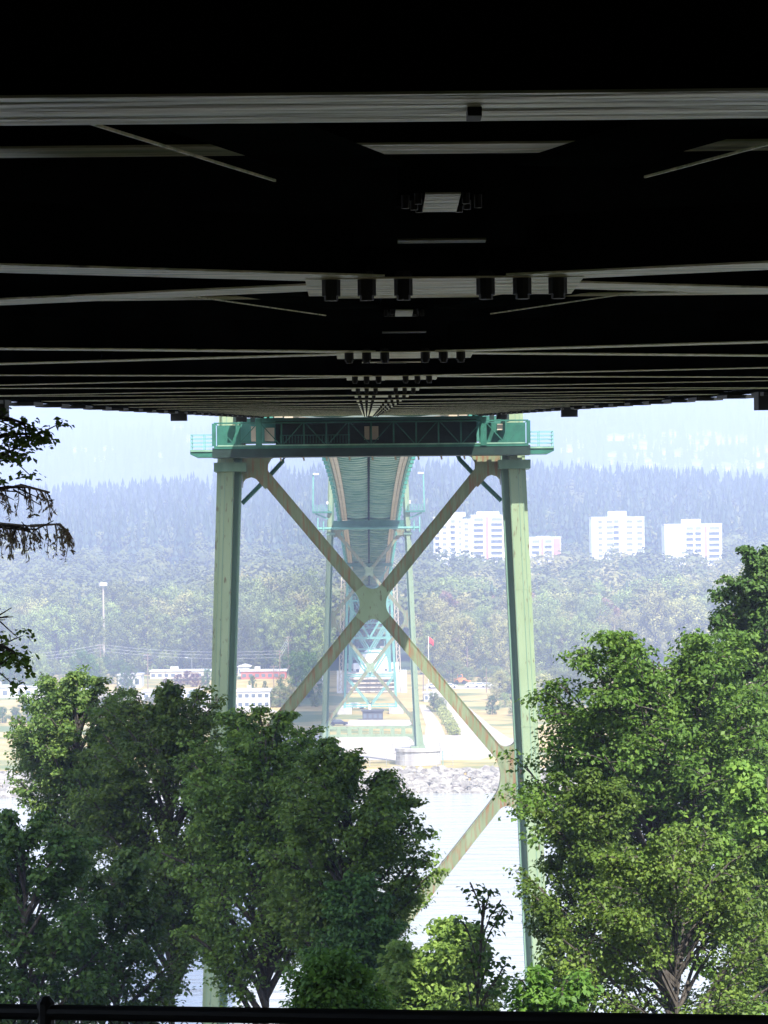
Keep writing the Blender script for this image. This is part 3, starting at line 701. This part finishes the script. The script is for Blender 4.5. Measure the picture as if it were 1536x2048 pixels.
# ------------------------------------------------------------------ poles, wires, flag, cars
def pole(label, px, pyt, pyb, arm=True, m='wood', r=.16, lamp=False, group='utility poles in the yards of the far shore'):
    p = on_ground(px, pyb); top = at(px, pyt, p.y).z
    t = thing('utility_pole' if not lamp else 'street_lamp', label, 'utility pole' if not lamp else 'street lamp', p, None if lamp else group)
    MB().tube([p, (p.x, p.y, top)], [r, r*.7], 7).build('pole', M[m], t)
    if arm:
        for k in range(2): MB().bar((p.x-1.2,p.y,top-.5-k*1.0),(p.x+1.2,p.y,top-.5-k*1.0),.12,.14).build('crossarm', M['wood'], t)
        mb = MB()
        for q in (-1.05,-.5,.5,1.05): mb.tube([(p.x+q,p.y,top-.45),(p.x+q,p.y,top-.2)], .06, 5)
        mb.build('insulators', M['steel'], t)
    if lamp:
        MB().tube([(p.x,p.y,top-.1),(p.x-1.6,p.y,top+.1)], .06, 5).build('arm', M['steel'], t)
        MB().box((p.x-2.2,p.y-.2,top),(p.x-1.4,p.y+.2,top+.25)).build('lamp_head', M['white'], t)
    return (p.x, p.y, top)
tops = [pole('wooden utility pole left of the tall bushes, thin and alone', 201, 1288, 1350),
        pole('wooden utility pole in front of the tan depot wall', 296, 1306, 1392),
        pole('wooden utility pole standing right of the red depot', 560, 1300, 1372),
        pole('tallest wooden utility pole beside the street left of the far tower', 577, 1272, 1350),
        pole('wooden utility pole nearest the far tower left leg, in front of the shrub', 548, 1330, 1392)]
for (label, px, a, b2) in (('small utility pole beside the sloping street', 600, 1290, 1345), ('upper utility pole along the sloping street', 612, 1262, 1330), ('wooden pole standing alone right of the far tower', 935, 1293, 1362), ('short wooden pole near the bushes right of the far tower', 973, 1335, 1385), ('wooden pole beside the flag right of the far tower', 847, 1330, 1400)):
    pole(label, px, a, b2, arm=px < 700)
pole('curved street lamp left of the near tower leg above the depot', 384, 1316, 1352, arm=False, m='steel', r=.1, lamp=True)
# high mast
p = on_ground(208, 1345); t = thing('high_mast_light', 'tall pinkish high-mast light standing above the woods at left', 'mast light', p)
top = at(208, 1170, p.y).z; MB().tube([p, (p.x,p.y,top)], [.45,.3], 8).build('mast', M['beige'], t); MB().tube([(p.x,p.y,top-.3),(p.x,p.y,top+.9)], 1.5, 10).build('lamp_ring', M['white'], t)
# wires between the tops
wr = thing('power_lines', 'thin overhead power lines strung between the wooden poles', 'power lines', tops[0])
def wire(a, b2, sag):
    MB().tube([Vector(a).lerp(Vector(b2), i/10)-Vector((0,0,sag*4*(i/10)*(1-i/10))) for i in range(11)], .045, 4).build('wire', M['greyroof'], wr)
far = at(-40, 1305, 1010)
for dz in (0, -1.0, -2.1): 
    wire((tops[0][0],tops[0][1],tops[0][2]+dz-.2), (tops[2][0],tops[2][1],tops[2][2]+dz-.2), 1.3)
    wire((far.x,far.y,far.z+dz), (tops[0][0],tops[0][1],tops[0][2]+dz-.2), 1.5)
    wire((tops[2][0],tops[2][1],tops[2][2]+dz-.2), (tops[3][0],tops[3][1],tops[3][2]+dz-.2), .3)
p = on_ground(857, 1372); top = at(857, 1272, p.y)
t = thing('flagpole', 'white flagpole flying a small red flag right of the far tower', 'flagpole', p)
MB().tube([p, top], .14, 6).build('pole', M['white'], t)
nx_, nz_ = 7, 3
vs = [(top.x+.1+1.5*i/nx_, p.y-.25*math.sin(i*1.4), top.z-.2-1.9*j/nz_-1.2*(i/nx_)) for j in range(nz_+1) for i in range(nx_+1)]
fs = [(j*(nx_+1)+i, j*(nx_+1)+i+1, (j+1)*(nx_+1)+i+1, (j+1)*(nx_+1)+i) for j in range(nz_) for i in range(nx_)]
o = MB().add(vs, fs).build('flag', M['red'], t, smooth=True); md = o.modifiers.new('s','SOLIDIFY'); md.thickness = .03

def make_car(name, label, paint, tall=1.45, L_=4.4, cat='car', group='parked cars on the far shore'):
    t = thing(name, label, cat, (0,0,0), group); h = tall
    MB().plate([(-L_/2,.35),(L_/2,.35),(L_/2,.85),(L_*.28,.95),(L_*.12,h),(-L_*.3,h),(-L_*.42,.95),(-L_/2,.85)], -.85, .85).build('body', M[paint], t)
    MB().plate([(L_*.235,.97),(L_*.115,h-.1),(-L_*.28,h-.1),(-L_*.37,.97)], -.87, .87).build('windows', M['glass'], t)
    for x in (-L_*.31, L_*.31):
        for y in (-.8, .8):
            o = MB().tube([(x,y-.1,.33),(x,y+.1,.33)], .33, 12).build('wheel', M['tyre'], t)
    return t
c0 = make_car('parked_car', 'dark parked car on the grass just inside the far tower left leg', 'car_dark'); c0.location = on_ground(678, 1451)
c1 = make_car('parked_car', 'pale car in the row parked beside the tracks, 1st from the left', 'car_white')
row = [(868,1376),(884,1374),(900,1376),(944,1375),(960,1374),(976,1375)]
c1.location = on_ground(*row[0])
for i, q in enumerate(row[1:]): dup(c1, on_ground(*q), random.uniform(-.2,.2), label='pale car in the row parked beside the tracks, %s from the left' % nth(i+2))
for q, lb in (((712,1418),'white pickup-sized car parked left of the dark trailer'),((420,1400),'white car parked in the yard left of the near tower leg'),((640,1362),'white car on the street left of the far tower')):
    dup(c1, on_ground(*q), random.uniform(-.3,.3), 1.15, lb)
def digger(label, px, py):
    p = on_ground(px, py); t = thing('loader', label, 'loader', p, 'orange loaders on the far shore')
    x, y, z = p
    MB().box((x-2.2,y-1.1,z+.7),(x+1.4,y+1.1,z+1.9)).build('body', M['orange'], t)
    MB().box((x-1.2,y-.9,z+1.9),(x+.5,y+.9,z+3.1)).build('cab', M['orange'], t)
    MB().box((x-1.0,y-.95,z+2.1),(x+.3,y-.88,z+2.9)).build('window', M['glass'], t)
    MB().bar((x+1.2,y,z+1.5),(x+2.6,y,z+.7),.4,.3,(0,0,1)).build('arm', M['orange'], t)
    MB().box((x+2.4,y-1.1,z+.2),(x+3.1,y+1.1,z+1.1)).build('bucket', M['orange'], t)
    for q in (-1.4, .9): MB().tube([(x+q,y-1.3,z+.65),(x+q,y+1.3,z+.65)], .65, 12).build('wheel', M['tyre'], t)
for (px, py, lb) in ((306,1341,'first orange loader parked above the left end of the tan depot'),(330,1342,'second orange loader along the tan depot roofline'),(352,1341,'third orange loader along the tan depot roofline'),(376,1342,'fourth orange loader along the tan depot roofline'),(402,1342,'orange loader parked nearest the left leg of the near tower'),(510,1340,'orange loader above the brick red depot'),(528,1341,'orange loader above the right half of the red depot'),(586,1347,'orange loader beside the street poles'),(922,1368,'lone orange loader right of the far tower')):
    digger(lb, px, py)
# site fence beside the pier
fx = at(905,1535,644); t = thing('site_fence', 'thin pale mesh fence on the grass beside the round pier', 'fence', (at(720,1535,644).x,644,3.3))
xa_, xb2 = at(640,1535,644).x, at(906,1535,644).x
for i in range(9): x = xa_+(xb2-xa_)*i/8; MB().tube([(x,644,3.4),(x,644,5.9)], .05, 5).build('post', M['steel'], t)
mb = MB()
for z in (3.7,4.8,5.8): mb.tube([(xa_,644,z),(xb2,644,z)], .025, 4)
mb.build('rail', M['steel'], t)

# ------------------------------------------------------------------ foliage
def leaves(cent, nrm_up, n, rad, size, rng, droop=.0, flat=.35, long=1.25, outw=.5, rnd=.55):
    """n leaves round every centre: rhombic blades, gently folded, mostly facing up"""
    K = len(cent); N = K*n
    g = rng.normal(size=(N,3)); g /= np.linalg.norm(g, axis=1)[:,None]; g *= rng.random((N,1))**.45
    g *= np.array([1,1,flat]); R = np.repeat(np.asarray(rad), n)[:,None] if np.ndim(rad) else rad
    c = np.repeat(cent, n, 0)+g*R
    out = g.copy(); out[:,2] = 0
    nr = np.array([0,0,1.0])*nrm_up+rng.normal(size=(N,3))*rnd+g*outw*1.6
    nr /= np.linalg.norm(nr, axis=1)[:,None]
    d = rng.normal(size=(N,3))*.6+out*1.2; d[:,2] -= droop
    d -= nr*(d*nr).sum(1)[:,None]; d /= np.linalg.norm(d, axis=1)[:,None]+1e-9
    s = np.cross(nr, d); sz = size*rng.uniform(.6,1.25,(N,1))
    a = c-d*sz*.5*long; t = c+d*sz*.5*long-nr*sz*.12; l = c+s*sz*.42+nr*sz*.1; r = c-s*sz*.42+nr*sz*.1
    V = np.stack([a, l, t, r], 1).reshape(-1,3)
    Fq = np.arange(N*4).reshape(-1,4)
    base = np.repeat(rng.uniform(0,1,K), n); tone = np.clip(base*.55+rng.uniform(0,.45,N), 0, 1)
    return V, Fq, tone

def maple(name, label, base, top, crown_lo, hw, leaf, seed, cat='tree', nl=34, size=.22, limbs=46, tw=13, prof=None, lean=(0,0), group=None, density=1.0, trunk_r=None, multi=1, depth=1.0, up=.9, flat=.5):
    """tree: trunk, spreading limbs, twigs with flat sprays of leaves; base/top are world z, hw half width of the crown"""
    rng = np.random.default_rng(seed); x0, y0, zb0 = base; H = top-zb0
    t = thing(name, label, cat, base, group)
    tr = MB(); tr0 = trunk_r or H*.0065+.04
    cents = []; rads = []
    stems = []
    for m_ in range(multi):
        off = (rng.uniform(-1,1)*hw*.45*(multi > 1), rng.uniform(-1,1)*hw*.3*(multi > 1))
        pts = []
        for i in range(9):
            f = i/8; pts.append(Vector((x0+off[0]*f**.6+lean[0]*f+.25*math.sin(3*f+seed)*f, y0+off[1]*f+lean[1]*f, zb0+H*.97*f*(1-.07*m_))))
        stems.append(pts); tr.tube(pts, [max(.02, tr0*(1-.88*i/8)) for i in range(9)], 8)
    c0 = (crown_lo-zb0)/H
    limbs = int(limbs*1.5); vv = rng.permutation((np.arange(limbs)+.5)/limbs)**.8
    for k in range(limbs):
        st = stems[k % multi]
        v = vv[k]; rr = prof(v) if prof else (1-abs(2*v-.72)**2.4 if v < .36 else (1-((v-.36)/.66)**2)**.42)
        az = k*2.39996+rng.uniform(-.35,.35); Lk = hw*max(.12, rr)*rng.uniform(.66,1.04)
        zE = zb0+H*(c0+(1-c0)*v)+rng.uniform(-.3,.3)*hw*.25; zO = max(zb0+H*max(.1, c0-.12), zE-Lk*rng.uniform(.45,1.0)-.04*H)
        q = min(7.99, max(0, (zO-zb0)/(H*.97)*8)); i = int(q); P = st[i].lerp(st[i+1], q-i)
        dv = Vector((math.cos(az), math.sin(az)*depth, 0)); pl = []
        for j in range(5):
            s_ = j/4; pl.append(P+dv*Lk*s_+Vector((0,0,(zE-P.z)*s_*(1.35-.35*s_)))+Vector(rng.normal(size=3)*.04*Lk*s_))
        for p in pl:
            if p.z > top: p.z = top-rng.uniform(0,.5)
        tr.tube(pl, [max(.012, tr0*.5*(1-.75*j/4)*(1-.5*v)) for j in range(5)], 5)
        for j in range(tw):
            s_ = .28+.72*(j+rng.random())/tw; qq = s_*4; i2 = min(3, int(qq)); B = pl[i2].lerp(pl[i2+1], qq-i2)
            ta = az+rng.choice([-1,1])*rng.uniform(.4,1.4); tl = Lk*.30*(1.15-s_*.5)*rng.uniform(.6,1.3)
            E = B+Vector((math.cos(ta)*tl, math.sin(ta)*tl, tl*rng.uniform(-.35,.6)))
            tr.tube([B, B.lerp(E,.5)+Vector((0,0,.06*tl)), E], [.022,.014,.007], 3)
            cents.append(E); rads.append(.34*tl+.24); 
            if rng.random() < .75*density: cents.append(B.lerp(E,.45)); rads.append(.30*tl+.25)
    tr.build('trunk', M['bark'], t)
    cn = np.array([list(c) for c in cents]); rd = np.array(rads)
    V, Fq, tone = leaves(cn, up, int(nl*.85), rd*.98, size*.58, rng, droop=.35, flat=flat)
    V = V-np.array(base)
    mesh_np('crown', V, Fq, L[leaf], t, tone)
    return t
def fg(label, px, pyt, hwpx, Y, leaf, seed, pylo=2150, **kw):    # foreground tree placed by distance, rooted on the wooded bank
    p = at(px, pyt, Y); zb_ = bank(p.x, Y); lo = at(px, pylo, Y).z
    return maple(kw.pop('name','maple_tree'), label, (p.x, Y, zb_), p.z, max(zb_+1, lo), hwpx/F*Y, leaf, seed, **kw)
rnd_top = None
fg('sunlit yellow-green tree at the left, tallest of the left clump', 160, 1338, 140, 118, 'maple_yel', 1, size=.21, nl=40, pylo=1650, limbs=40)
fg('broad green maple left of the near tower left leg', 345, 1360, 180, 110, 'green', 2, limbs=56, nl=34, pylo=1850)
fg('dark green maple crown right of the near tower left leg', 535, 1415, 185, 104, 'maple', 3, limbs=54, nl=34, pylo=1900)
fg('dark maple reaching rightwards over the water in the middle', 690, 1495, 175, 98, 'maple', 4, limbs=44, nl=32, pylo=1900)
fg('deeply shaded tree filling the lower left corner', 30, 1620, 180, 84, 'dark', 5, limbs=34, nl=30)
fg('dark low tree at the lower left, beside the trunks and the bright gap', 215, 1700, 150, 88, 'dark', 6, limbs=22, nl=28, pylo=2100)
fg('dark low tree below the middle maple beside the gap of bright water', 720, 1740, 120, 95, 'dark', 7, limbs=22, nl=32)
fg('big round sunlit tree at the right edge of the view', 1335, 1258, 300, 86, 'green', 8, limbs=72, nl=38, pylo=1780, size=.2, prof=rnd_top)
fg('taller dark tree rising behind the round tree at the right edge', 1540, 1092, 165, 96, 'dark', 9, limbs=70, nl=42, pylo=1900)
fg('green tree leaning in front of the near tower right leg', 1170, 1530, 125, 78, 'green', 10, limbs=28, nl=30, size=.17, pylo=1950)
fg('leafy maple filling the lower right corner', 1330, 1660, 260, 64, 'maple', 12, limbs=36, nl=30, size=.14)
fg('tree at the far right edge below the taller dark tree', 1540, 1500, 150, 74, 'maple', 13, limbs=26, nl=32)
fg('bright lime green shrub at the bottom middle', 862, 1840, 130, 90, 'lime', 14, limbs=56, nl=34, size=.26, name='shrub', cat='shrub', multi=3, pylo=2150, tw=9)
fg('small fresh green shrub at the bottom, left of the lime shrub', 690, 1900, 95, 44, 'green', 15, limbs=40, nl=30, size=.12, name='shrub', cat='shrub', multi=3, pylo=2200)
fg('thin sparse dark sapling in front of the bright water', 962, 1755, 68, 42, 'dark', 16, limbs=11, nl=8, size=.13, name='sapling', cat='sapling', pylo=2150, tw=4, trunk_r=.05, flat=.15)
fg('low leafy shrub at the bottom between the sapling and the right leg', 1075, 1925, 80, 60, 'green', 17, limbs=22, nl=18, size=.18, name='shrub', cat='shrub', multi=3, pylo=2200)

# overhanging maple and cedar at the left edge, trunks outside the frame
def edge_tree(name, label, Y, leafkind, branches, tx):
    base = Vector((tx, Y, bank(tx, Y))); t = thing(name, label, 'tree', base); rng = np.random.default_rng(77)
    tr = MB(); tr.tube([base, (tx,Y,zb(Y)+6)], [.4,.25], 10); cents = []
    for (ax, ay, bx, by) in branches:
        a = Vector((tx, Y, at(ax, ay, Y).z+.3)); m_ = at(ax, ay, Y); b2 = at(bx, by, Y); pts = [a, m_, m_.lerp(b2,.5)+Vector((0,0,.03)), b2]
        tr.tube(pts, [.06,.03,.02,.008], 6)
        for i in range(9):
            s_ = i/8; B = m_.lerp(b2, s_); E = B+Vector((rng.uniform(-.1,.28), rng.uniform(-.3,.3), rng.uniform(-.22,.12))); tr.tube([B,E], [.01,.004], 4); cents.append(E)
    tr.build('trunk', M['bark'], t); return t, np.array([list(c) for c in cents]), rng
t, cn, rng = edge_tree('maple_tree', 'maple hanging its leafy boughs in at the upper left edge', 30, 'maple', [(-30,835,60,850),(-30,880,78,868),(-20,925,20,905),(-20,1290,30,1305),(-30,1330,10,1330)], -5.2)
V, Fq, tone = leaves(cn, 1.0, 20, .15, .06, rng, flat=.5); mesh_np('crown', V-np.array(t.location), Fq, L['maple'], t, tone)
t, cn, rng = edge_tree('cedar_tree', 'cedar with drooping half-dead brown fronds at the left edge', 32, 'dry', [(-30,985,60,975),(-30,1055,70,1060),(-30,1240,-5,1235)], -5.6)
mb = MB(); tops_ = []
for (ax, ay, bx, by) in [(-30,988,40,970),(40,970,100,985),(-30,1045,60,1052),(60,1052,118,1048),(118,1048,140,1068),(0,1052,60,1062)]:
    a, b2 = at(ax, ay, 32), at(bx, by, 32); mb.tube([a, b2], [.018,.01], 5)
    for i in range(11):
        B = a.lerp(b2, rng.random()); ln = rng.uniform(.08,.34); E = B+Vector((rng.uniform(-.02,.1), rng.uniform(-.15,.15), -ln)); mb.tube([B, B.lerp(E,.5)+Vector((.02,0,0)), E], [.007,.005,.003], 3)
        for j in range(3): tops_.append(list(B.lerp(E, .4+.3*j)))
mb.build('branch', M['twig'], t)
V, Fq, tone = leaves(np.array(tops_), .2, 3, .03, .028, rng, droop=1.6, flat=1.6, long=2.6); mesh_np('crown', V-np.array(t.location), Fq, L['dry'], t, tone)
fg('dark tree at the left edge of the view, low down', -60, 1470, 70, 60, 'dark', 21, limbs=36, nl=34, size=.14)

# ------------------------------------------------------------------ trees of the far shore
def far_proto(seed, H, hw, kind, leaf):
    rng = np.random.default_rng(seed); mb = MB(); mb.tube([(0,0,-1),(0,0,H*.85)], [H*.016,H*.005], 6)
    if kind == 'round':
        nb = 46; cs = []; rs = []
        for i in range(nb):
            v = (i+.5)/nb; z = H*(.05+.91*v); r = hw*math.sin(PI*(.20+.72*v))**.7*math.sqrt(rng.random())*.85; a = i*2.4+rng.uniform(-.4,.4)
            cs.append((r*math.cos(a), r*math.sin(a), z)); rs.append(hw*rng.uniform(.18,.34))
            mb.tube([(0,0,z*.7),(r*math.cos(a),r*math.sin(a),z)], [H*.006,.03], 4)
        V, Fq, tone = leaves(np.array(cs), .25, 150, np.array(rs), H*.021, rng, flat=1.0, outw=1.5, rnd=.2)
        # face the leaves outwards from the clump for a rounded, lit look
    else:
        cs = []; n = 26; V = []; Fl = []; tone = []
        for k in range(n):
            v = k/n; z = H*(.10+.9*v); r = hw*(1-v)**.85+.15; m_ = 9
            for j in range(m_):
                a = j*2*PI/m_+k*.7+rng.uniform(-.2,.2); rr = r*rng.uniform(.7,1.15); c_, s_ = math.cos(a), math.sin(a); wv = rr*.30+.1
                i0 = len(V); V += [(0,0,z+.04*H), (c_*rr*.6-s_*wv, s_*rr*.6+c_*wv, z-.02*H), (c_*rr, s_*rr, z-.055*H), (c_*rr*.6+s_*wv, s_*rr*.6-c_*wv, z-.02*H)]
                Fl.append((i0,i0+1,i0+2,i0+3)); tone.append(rng.random())
        V = np.array(V); Fq = np.array(Fl); tone = np.array(tone)
    t = thing('broadleaf_tree' if kind == 'round' else 'conifer_tree', None, 'tree')
    mb.build('trunk', M['bark'], t); mesh_np('crown', V, Fq, L[leaf], t, tone); return t
protos = {k: [far_proto(100+i*7+j, 22, hw, kd, lf) for j, hw in enumerate(ws)] for i, (k, kd, lf, ws) in enumerate((('g','round','far',(8.5,7.5,10)),('y','round','far_yel',(8.5,9.5)),('r','round','far_rust',(6,)),('c','con','conifer',(3.6,4.4)),('b','round','green',(7.5,)),('p','round','purple',(9,))))}
used = set()
def place(kind, x, y, h, label, group, wide=1.0):
    pr = random.choice(protos[kind]); s = h/22
    args = ((x,y,zg(x,y)), random.uniform(0,6.28), (s*wide*random.uniform(.85,1.15), s*wide*random.uniform(.85,1.15), s))
    if pr.name not in used:
        used.add(pr.name); o = pr; o.location, o.rotation_euler.z, o.scale = args[0], args[1], args[2]; o['label'] = label; o['group'] = group
    else: o = dup(pr, *args, label=label, group=group)
    return o
ROWS = {}
def row_px(pxs, pyt, pyb, kinds, label0, group, wide=1.0):
    pxs = sorted(pxs); ROWS[group] = ROWS.get(group, 0)+1
    rn = ['front','second','third','fourth','fifth','back'][min(5, ROWS[group]-1)]
    for i_, px in enumerate(pxs):
        label = label0 if len(pxs) == 1 else label0+', %s from the left%s' % (nth(i_+1), (' in the %s row' % rn) if group and 'woods' in group and 'foot' not in group else '')
        p = on_ground(px, pyb+random.uniform(-4,4)); pt = at(px, pyt+random.uniform(-14,14), p.y).z
        place(random.choice(kinds), p.x, p.y, max(3, pt-p.z), label, group, wide*(1.05 if group and 'woods' in group else 1))
LT = ('hazy green woodland tree behind the yards', 'trees of the woods left of the far tower')
RT = ('hazy woodland tree right of the far tower', 'trees of the woods right of the far tower')
random.seed(5)
row_px(range(-30,640,36), 1225, 1345, 'ggg', *LT)
row_px(range(-10,640,32), 1195, 1335, 'ggy', *LT)
row_px(range(225,620,34), 1170, 1328, 'ggg', *LT)
row_px(range(-20,225,34), 1205, 1322, 'gyg', *LT)
row_px([465,500,540,575,610], 1150, 1325, 'yg', *LT)
row_px(range(-20,640,30), 1180, 1312, 'gcg', *LT)
row_px(range(865,1210,34), 1245, 1352, 'ggyg', *RT)
row_px(range(875,1250,32), 1215, 1335, 'gyyg', *RT)
row_px(range(865,1500,32), 1190, 1320, 'ggyyr', *RT)
row_px(range(865,1530,30), 1165, 1300, 'gcyg', *RT)
row_px([1128,1180,902,925], 1238, 1338, 'r', 'rusty brown tree right of the far tower', 'rust coloured trees right of the far tower')
row_px([1060,1085,1110,1010,1040,1130,1150,1180], 1330, 1400, 'gy', 'scrubby tree at the right wood edge', 'scrub trees right of the far tower')
row_px([1000,1022,1046,1066,1088,1108,1128,1150,1176,1205], 1345, 1402, 'gyg', 'leafy bush in the belt behind the near tower right leg', 'belt of bushes behind the near tower right leg', 1.5)
row_px([1040,1064,1090,1110,1135,1160], 1385, 1432, 'gb', 'low bush on the dry grass by the right wood edge', 'low bushes on the dry grass at right', 1.6)
row_px([875,905,935,965,992], 1330, 1366, 'gg', 'bush behind the row of parked cars', 'bushes behind the parked cars', 1.7)
row_px([-20,10,40,72,105,138,170,205,240], 1322, 1366, 'ggb', 'bushy tree along the back of the yards at left', 'bushy trees along the back of the yards', 1.5)
row_px([120,150,212,255,300,345,390], 1385, 1425, 'ggb', 'leafy bush between the white sheds and the maples', 'leafy bushes between the sheds and the maples', 1.7)
row_px([585,630,560,530], 1385, 1412, 'gy', 'bush beside the grey shed', 'bushes beside the grey shed', 1.6)
row_px([985], 1392, 1430, 'b', 'single bushy green shrub on the dry grass between the near tower brace and leg', None, 1.1)
row_px([884,868], 1388, 1420, 'g', 'dark round bush beside the gravel road', 'bushes by the gravel road', 1.3)
row_px([1010,1045,1080], 1385, 1412, 'g', 'low bush at the foot of the woods', 'bushes at the foot of the woods')
row_px([165,180,195,20,45,70], 1305, 1392, 'bg', 'bushy tree beside the white buildings', 'bushy trees beside the yards')
row_px([250,262,415], 1335, 1380, 'b', 'small bright tree beside the tan depot', 'small trees beside the depot')
row_px([605,592,618], 1312, 1398, 'b', 'large leafy bush beside the street left of the far tower', 'leafy bushes left of the far tower', 1.2)
row_px([450,505,530], 1360, 1385, 'b', 'small tree in front of the red depot', 'small trees in front of the red depot')
row_px([-20,5,30,55,80,100], 1410, 1448, 'b', 'low hedge bush on the left shore', 'hedge bushes at the left shore', 1.5)
row_px([332,356,375,392,408,265], 1352, 1372, 'p', 'round purple-red shrub in front of the tan depot', 'purple shrubs in front of the tan depot', 1.5)
# pale reed strip beside the track
mb_c = []
for i in range(420):
    f = random.random(); p = on_ground(872+f*38+random.uniform(-9,9), 1405+f*66); mb_c.append((p.x,p.y,p.z+.7))
V, Fq, tone = leaves(np.array(mb_c), .3, 8, .9, .5, np.random.default_rng(3), flat=.8, long=2); o = mesh_np('reeds', V, Fq, L['reed'], None, tone); tag(o, kind='stuff')

# hillside forest, far-off masses
def mass(name, n, area, kinds, hr, leaf, seed, avoid=None):
    rng = np.random.default_rng(seed); Vs = []; Fs = []; Ts = []; off = 0
    for i in range(n):
        y = area[2]+(area[3]-area[2])*rng.random()**.9; x = (area[0]+(area[1]-area[0])*rng.random())*y/1000.0
        if avoid and avoid(x, y): continue
        h = rng.uniform(*hr); z = zg(x, y)
        if kinds == 'con':
            tiers = 7; m_ = 6; hw = h*rng.uniform(.13,.2)
            k, j = np.meshgrid(np.arange(tiers), np.arange(m_)); k = k.ravel(); j = j.ravel(); v = k/tiers
            a = j*2*PI/m_+k*.8+rng.uniform(0,6); r = (hw*(1-v)**.9+.3)*rng.uniform(.75,1.2,len(k)); zz = h*(.12+.88*v)
            ca, sa = np.cos(a), np.sin(a); wv = r*.5
            A = np.stack([0*ca, 0*ca, zz+.12*h],1); B = np.stack([ca*r*.7-sa*wv, sa*r*.7+ca*wv, zz-.02*h],1); D = np.stack([ca*r, sa*r, zz-.06*h],1); E = np.stack([ca*r*.7+sa*wv, sa*r*.7-ca*wv, zz-.02*h],1)
            V = np.stack([A,B,D,E],1).reshape(-1,3)+np.array([x,y,z]); m4 = len(k)
        else:
            m4 = 640; hw = h*rng.uniform(.30,.46); g = rng.normal(size=(m4,3)); g /= np.linalg.norm(g,axis=1)[:,None]; g[:,2] = np.abs(g[:,2])*1.1-.25
            lob = 1+.22*np.sin(g[:,0]*5+i)*np.sin(g[:,1]*5+i*2)+.2*np.sin(g[:,2]*7+i)
            c = g*lob[:,None]*rng.uniform(.75,1,(m4,1))*np.array([hw,hw,h*.48])+np.array([0,0,h*.52])
            nr = g+rng.normal(size=(m4,3))*.18; nr /= np.linalg.norm(nr,axis=1)[:,None]; u = np.cross(nr, rng.normal(size=(m4,3))); u /= np.linalg.norm(u,axis=1)[:,None]; w_ = np.cross(nr,u); sz = h*.031
            V = np.stack([c-u*sz, c-w_*sz, c+u*sz, c+w_*sz],1).reshape(-1,3)+np.array([x,y,z])
        Vs.append(V); Fs.append(np.arange(m4*4).reshape(-1,4)+off); off += len(V); Ts.append(np.clip(rng.random()*.85+rng.random(m4)*.15,0,1))
    o = mesh_np(name, np.concatenate(Vs), np.concatenate(Fs), L[leaf], None, np.concatenate(Ts)); tag(o, kind='stuff'); return o
hi = lambda x, y: 1590 < y < 1650 and x > 20
front_of_towers = lambda x, y: (1380 < y < 1650 and x > 20 and random.random() < .25) or hi(x, y)
mass('broadleaf_forest', 430, (-140,140,1150,1560), 'rnd', (19,29), 'far', 41, hi)
mass('yellowing_forest', 230, (-10,140,1150,1560), 'rnd', (18,26), 'far_yel', 42, hi)
mass('hillside_broadleaf_forest', 750, (-140,140,1650,2300), 'rnd', (15,24), 'far', 43, hi)
mass('conifer_forest', 3600, (-140,140,1700,2680), 'con', (20,36), 'conifer', 44, hi)
mass('mountain_forest', 2500, (-140,140,3600,6500), 'con', (30,48), 'conifer', 45)

# ------------------------------------------------------------------ chain-link fence in front of the camera
A, B = at(-60, 2022, 10.6), at(1600, 2048, 9.6); A.z -= 0; 
t = thing('chain_link_fence', 'black chain-link fence with a round top rail along the bottom edge', 'fence', (A.x, A.y, 43.4))
MB().tube([A+(A-B)*.5, B+(B-A)*.5], .026, 12).build('top_rail', M['black'], t)
posts = [at(92, 2016, 10.5)]; stp = (B-A).normalized()*2.62
for k in (-1, 0, 1):
    p = posts[0]+stp*k; mb = MB(); mb.tube([(p.x,p.y,43.2),(p.x,p.y,p.z+.018)], .03, 10); mb.tube([(p.x,p.y,p.z+.016),(p.x,p.y,p.z+.04)], [.033,.012], 10); mb.build('post', M['black'], t)
mb = MB(); dv = (B-A); Lh = dv.length; n = int(Lh*2/.055)
A2 = A-dv*.5
hgt = 1.0
for i in range(n):
    f = i/n; p = A2+dv*2*f
    for s in (-1, 1):
        q = p+dv.normalized()*s*hgt*.9+Vector((0,.012*s,-hgt)); mb.tube([p+Vector((0,.012*s,-.02)), q], .0022, 3)
mb.build('mesh', M['black'], t)

# ------------------------------------------------------------------ air
hz = MB().box((-1600,-60,-2),(1600,8300,700)).build('haze', None); hz['kind'] = 'stuff'
hm = bpy.data.materials.new('haze_air'); hm.use_nodes = True; nt = hm.node_tree; nt.nodes.remove(nt.nodes['Principled BSDF'])
pv = nt.nodes.new('ShaderNodeVolumePrincipled'); pv.inputs['Color'].default_value = (.49,.565,.83,1); pv.inputs['Density'].default_value = 4.0e-4; pv.inputs['Anisotropy'].default_value = .0
lnk(nt, pv.outputs[0], nt.nodes['Material Output'].inputs['Volume']); hz.data.materials[0] = hm
